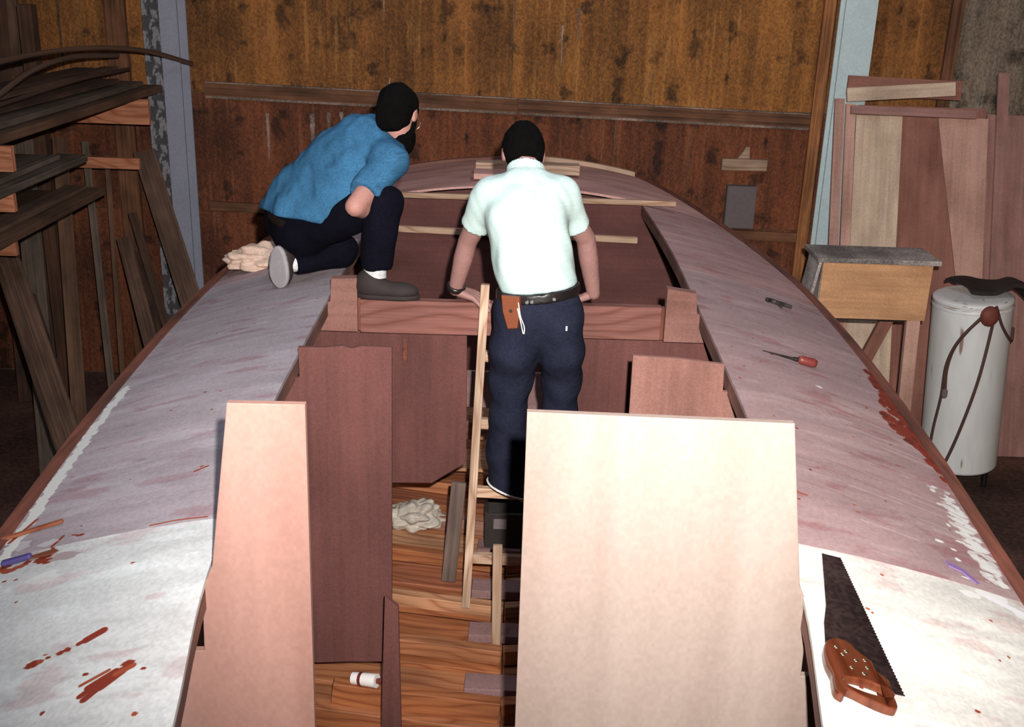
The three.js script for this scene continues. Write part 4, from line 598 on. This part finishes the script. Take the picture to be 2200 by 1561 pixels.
// ---- man in the blue shirt, kneeling on the side deck, one foot on the beam
{
  const P = group('person'); tag(P, 'bearded man in blue shirt and black trousers kneeling on deck', 'person');
  const right = norm3([0.34, -0.21, 0.92]);
  const shR = [-0.5, 2.612, -4.285], shL = [-0.615, 2.675, -4.61], elR = [-0.612, 2.468, -4.085], wrR = [-0.565, 2.44, -4.27], elL = [-0.68, 2.45, -4.68], wrL = [-0.85, 2.42, -4.71];
  const H = frame([-0.482, 2.768, -4.41], [0.34, -0.55, -0.78], [-0.12, 1, 0.05], 0.93);
  const head = headSdf(H), neck = chain([[-0.555, 2.655, -4.44, 0.058], [-0.505, 2.735, -4.42, 0.056]]);
  const tn = k => [[-0.96, 2.3, -4.5, 0.15 - k, 0.11 - k], [-0.915, 2.36, -4.5, 0.158 - k, 0.12 - k], [-0.845, 2.435, -4.49, 0.16 - k, 0.118 - k], [-0.73, 2.545, -4.475, 0.168 - k, 0.12 - k], [-0.63, 2.62, -4.455, 0.165 - k, 0.108 - k], [-0.565, 2.655, -4.445, 0.13 - k, 0.085 - k]];
  const torso = etube(tn(0.026).slice(1), right, 0.04), armR = chain([[...shR, 0.052], [...mix3(shR, elR, 0.5), 0.045], [...elR, 0.039], [...mix3(elR, wrR, 0.35), 0.048], [...wrR, 0.028]]), armL = chain([[...shL, 0.052], [...elL, 0.04], [...wrL, 0.028]]);
  const knR = [-0.515, 2.47, -4.175], anR = [-0.545, 2.18, -4.125], knL = [-0.745, 2.185, -4.53], anL = [-0.935, 2.155, -4.41], hpR = [-0.86, 2.31, -4.4], hpL = [-0.965, 2.31, -4.56];
  const legs = chain([[...hpR, 0.07], [...knR, 0.05], [...anR, 0.036]]), legs2 = chain([[...hpL, 0.07], [...knL, 0.05], [...anL, 0.036]]);
  const hR = handChains(wrR, [-0.05, -0.9, -0.2], [-0.3, 0, -1], -1, 0.7), hL = handChains(wrL, [-0.6, -0.7, 0.0], [-0.1, 0.2, -1], 1, 0.4);
  const bodyF = (x, y, z) => smin(smin(smin(torso(x, y, z), smin(armR(x, y, z), armL(x, y, z), 0.01), 0.03), neck(x, y, z), 0.03), smin(legs(x, y, z), legs2(x, y, z), 0.02), 0.03);
  const body = mergeGeometries([nets(bodyF, [-1.12, 2.06, -4.82], [-0.36, 2.8, -4.0], 0.011), nets(head, ...bb([H.o], 0.165), 0.0045), nets(hR, ...bb([wrR, add3(wrR, [0.04, -0.17, -0.05])], 0.08), 0.004), nets(hL, ...bb([wrL, add3(wrL, [-0.12, -0.15, 0.02])], 0.08), 0.004)]);
  mesh('body', body, mat.skinTan, P);
  const hair = mesh('hair', nets(hairSdf(H, 15, 0.012), ...bb([H.o], 0.17), 0.0055), mat.hair, P);
  { const bf = (x, y, z) => { const [a, b, c] = H.loc(x, y, z), n = vn3(a * 90, b * 60, c * 90, 7) - 0.5; let d = ell(a, b, c, 0, -0.075, 0.045, 0.068, 0.062, 0.062) - 0.008 * n; d = smin(d, ell(a, b, c, 0, -0.11, 0.075, 0.045, 0.035, 0.035), 0.03); const A = Math.abs(a); d = smin(d, ell(A, b, c, 0.068, -0.03, 0.02, 0.012, 0.05, 0.014), 0.01); d = smax(d, b + 0.012 - Math.max(0, A - 0.05) * 2, 0.01); return smax(d, c - 0.09 - (b + 0.07) * -0.4, 0.01); }; mesh('beard', nets(bf, ...bb([H.o], 0.19), 0.005), mat.hair, P); }
  { const g = new THREE.Group(); g.name = 'spectacles'; P.add(g); for (const s of [-1, 1]) { const p = H.w(s * 0.033, 0.01, 0.1), m = mesh('rim', new THREE.TorusGeometry(0.021, 0.0018, 6, 24), mat.metal, g); m.position.set(...p); m.quaternion.setFromUnitVectors(V(0, 0, 1), V(...H.f)); tube('temple', mat.metal, g, [H.w(s * 0.054, 0.014, 0.098), H.w(s * 0.08, 0.016, 0.05), H.w(s * 0.082, 0.014, -0.005)], 0.002, 12, 5); } tube('bridge', mat.metal, g, [H.w(-0.012, 0.014, 0.11), H.w(0, 0.018, 0.114), H.w(0.012, 0.014, 0.11)], 0.0018, 8, 5); }
  // shirt
  const st = etube(tn(-0.012), right, 0.05), belly = chain([[-0.9, 2.36, -4.36, 0.085], [-0.74, 2.43, -4.3, 0.095], [-0.64, 2.53, -4.32, 0.09]]), yoke = chain([[...shL, 0.06], [-0.562, 2.66, -4.45, 0.068], [...shR, 0.064]]), slR = chain([[...shR, 0.068], [...mix3(shR, elR, 1), 0.06]]), slL = chain([[...shL, 0.064], [...elL, 0.056]]);
  const cutR = plane(mix3(shR, elR, 0.72), sub3(elR, shR)), cutL = plane(mix3(shL, elL, 0.7), sub3(elL, shL)), hem = plane([-0.9, 2.34, -4.46], [-0.1, -1, 0.12]), nk = plane([-0.52, 2.71, -4.425], [0.55, 0.8, 0.0]), collar = chain([[-0.555, 2.66, -4.44, 0.068], [-0.515, 2.72, -4.42, 0.064]]);
  const shirt = (x, y, z) => { const w = (vn3(x * 12 + y * 6, y * 12, z * 12, 43) - 0.5) * 0.02 + (vn3(x * 30 + y * 25, y * 14 - x * 10, z * 26, 44) - 0.5) * 0.008; let d = smin(smin(st(x, y, z), belly(x, y, z), 0.06), yoke(x, y, z), 0.06); d = smin(d, smin(smax(slR(x, y, z), cutR(x, y, z), 0.004), smax(slL(x, y, z), cutL(x, y, z), 0.004), 0.001), 0.03) - w; d = smin(d, collar(x, y, z), 0.014); d = smax(d, hem(x, y, z) + 0.02 * vn3(x * 9, 1, z * 9, 8), 0.008); return smax(d, nk(x, y, z), 0.005); };
  mesh('shirt', nets(shirt, [-1.13, 2.2, -4.82], [-0.38, 2.8, -4.05], 0.008), mat.shirtBlue, P);
  // trousers
  const pel = etube([[-0.9, 2.29, -4.48, 0.165, 0.125], [-0.905, 2.37, -4.49, 0.16, 0.122]], right, 0.03), thR = chain([[...hpR, 0.1], [...mix3(hpR, knR, 0.5), 0.088], [...knR, 0.07]]), snR = chain([[...knR, 0.07], [-0.53, 2.34, -4.135, 0.066], [-0.545, 2.17, -4.13, 0.064]]), thL = chain([[...hpL, 0.1], [...mix3(hpL, knL, 0.5), 0.088], [...knL, 0.072]]), snL = chain([[...knL, 0.07], [...mix3(knL, anL, 0.5), 0.06], [...anL, 0.05]]), ctR = plane([-0.545, 2.218, -4.13], [0, -1, 0]), ctL = plane(mix3(knL, anL, 0.92), sub3(anL, knL));
  const trou = (x, y, z) => { const w = (vn3(x * 16, y * 14, z * 16, 53) - 0.5) * 0.014; let d = smin(smin(smax(pel(x, y, z), y - 2.39 + (x + 0.9) * 0.4, 0.01), thR(x, y, z), 0.05), thL(x, y, z), 0.05); d = smin(d, smin(smax(snR(x, y, z), ctR(x, y, z), 0.006), smax(snL(x, y, z), ctL(x, y, z), 0.006), 0.001), 0.02) - w; return smax(d, deckY(x, z) + 0.004 - y - (x > -0.722 ? 1 : 0), 0.004); };
  const tr = mesh('trousers', nets(trou, [-1.12, 2.05, -4.76], [-0.4, 2.58, -4.02], 0.0085), mat.black, P);
  { const wl = (x, y, z) => y - 2.325 + (x + 0.9) * 0.2; const bf = (x, y, z) => smax(Math.abs(pel(x, y, z) - 0.003) - 0.006, Math.abs(wl(x, y, z)) - 0.018, 0.003); mesh('belt', nets(bf, [-1.12, 2.25, -4.72], [-0.66, 2.56, -4.26], 0.006), mat.belt, P); }
  mesh('sock', nets(chain([[-0.545, 2.22, -4.128, 0.045], [-0.545, 2.15, -4.125, 0.043]]), [-0.61, 2.09, -4.19], [-0.48, 2.28, -4.06], 0.006), mat.sock, P);
  mesh('sock', nets(chain([[...mix3(knL, anL, 0.86), 0.043], [...mix3(knL, anL, 1.08), 0.04]]), ...bb([anL], 0.1), 0.006), mat.sock, P);
  shoe(P, [-0.615, 2.105, -4.118], [1, 0.0, 0.03], [0, 1, 0], mat.shoe, mat.shoe, 0.245);
  shoe(P, [-0.975, 2.235, -4.355], [-0.03, -1, -0.08], [0.5, 0.05, -0.85], mat.shoe, mat.sole, 0.18);
}
renderer.render(scene, camera);
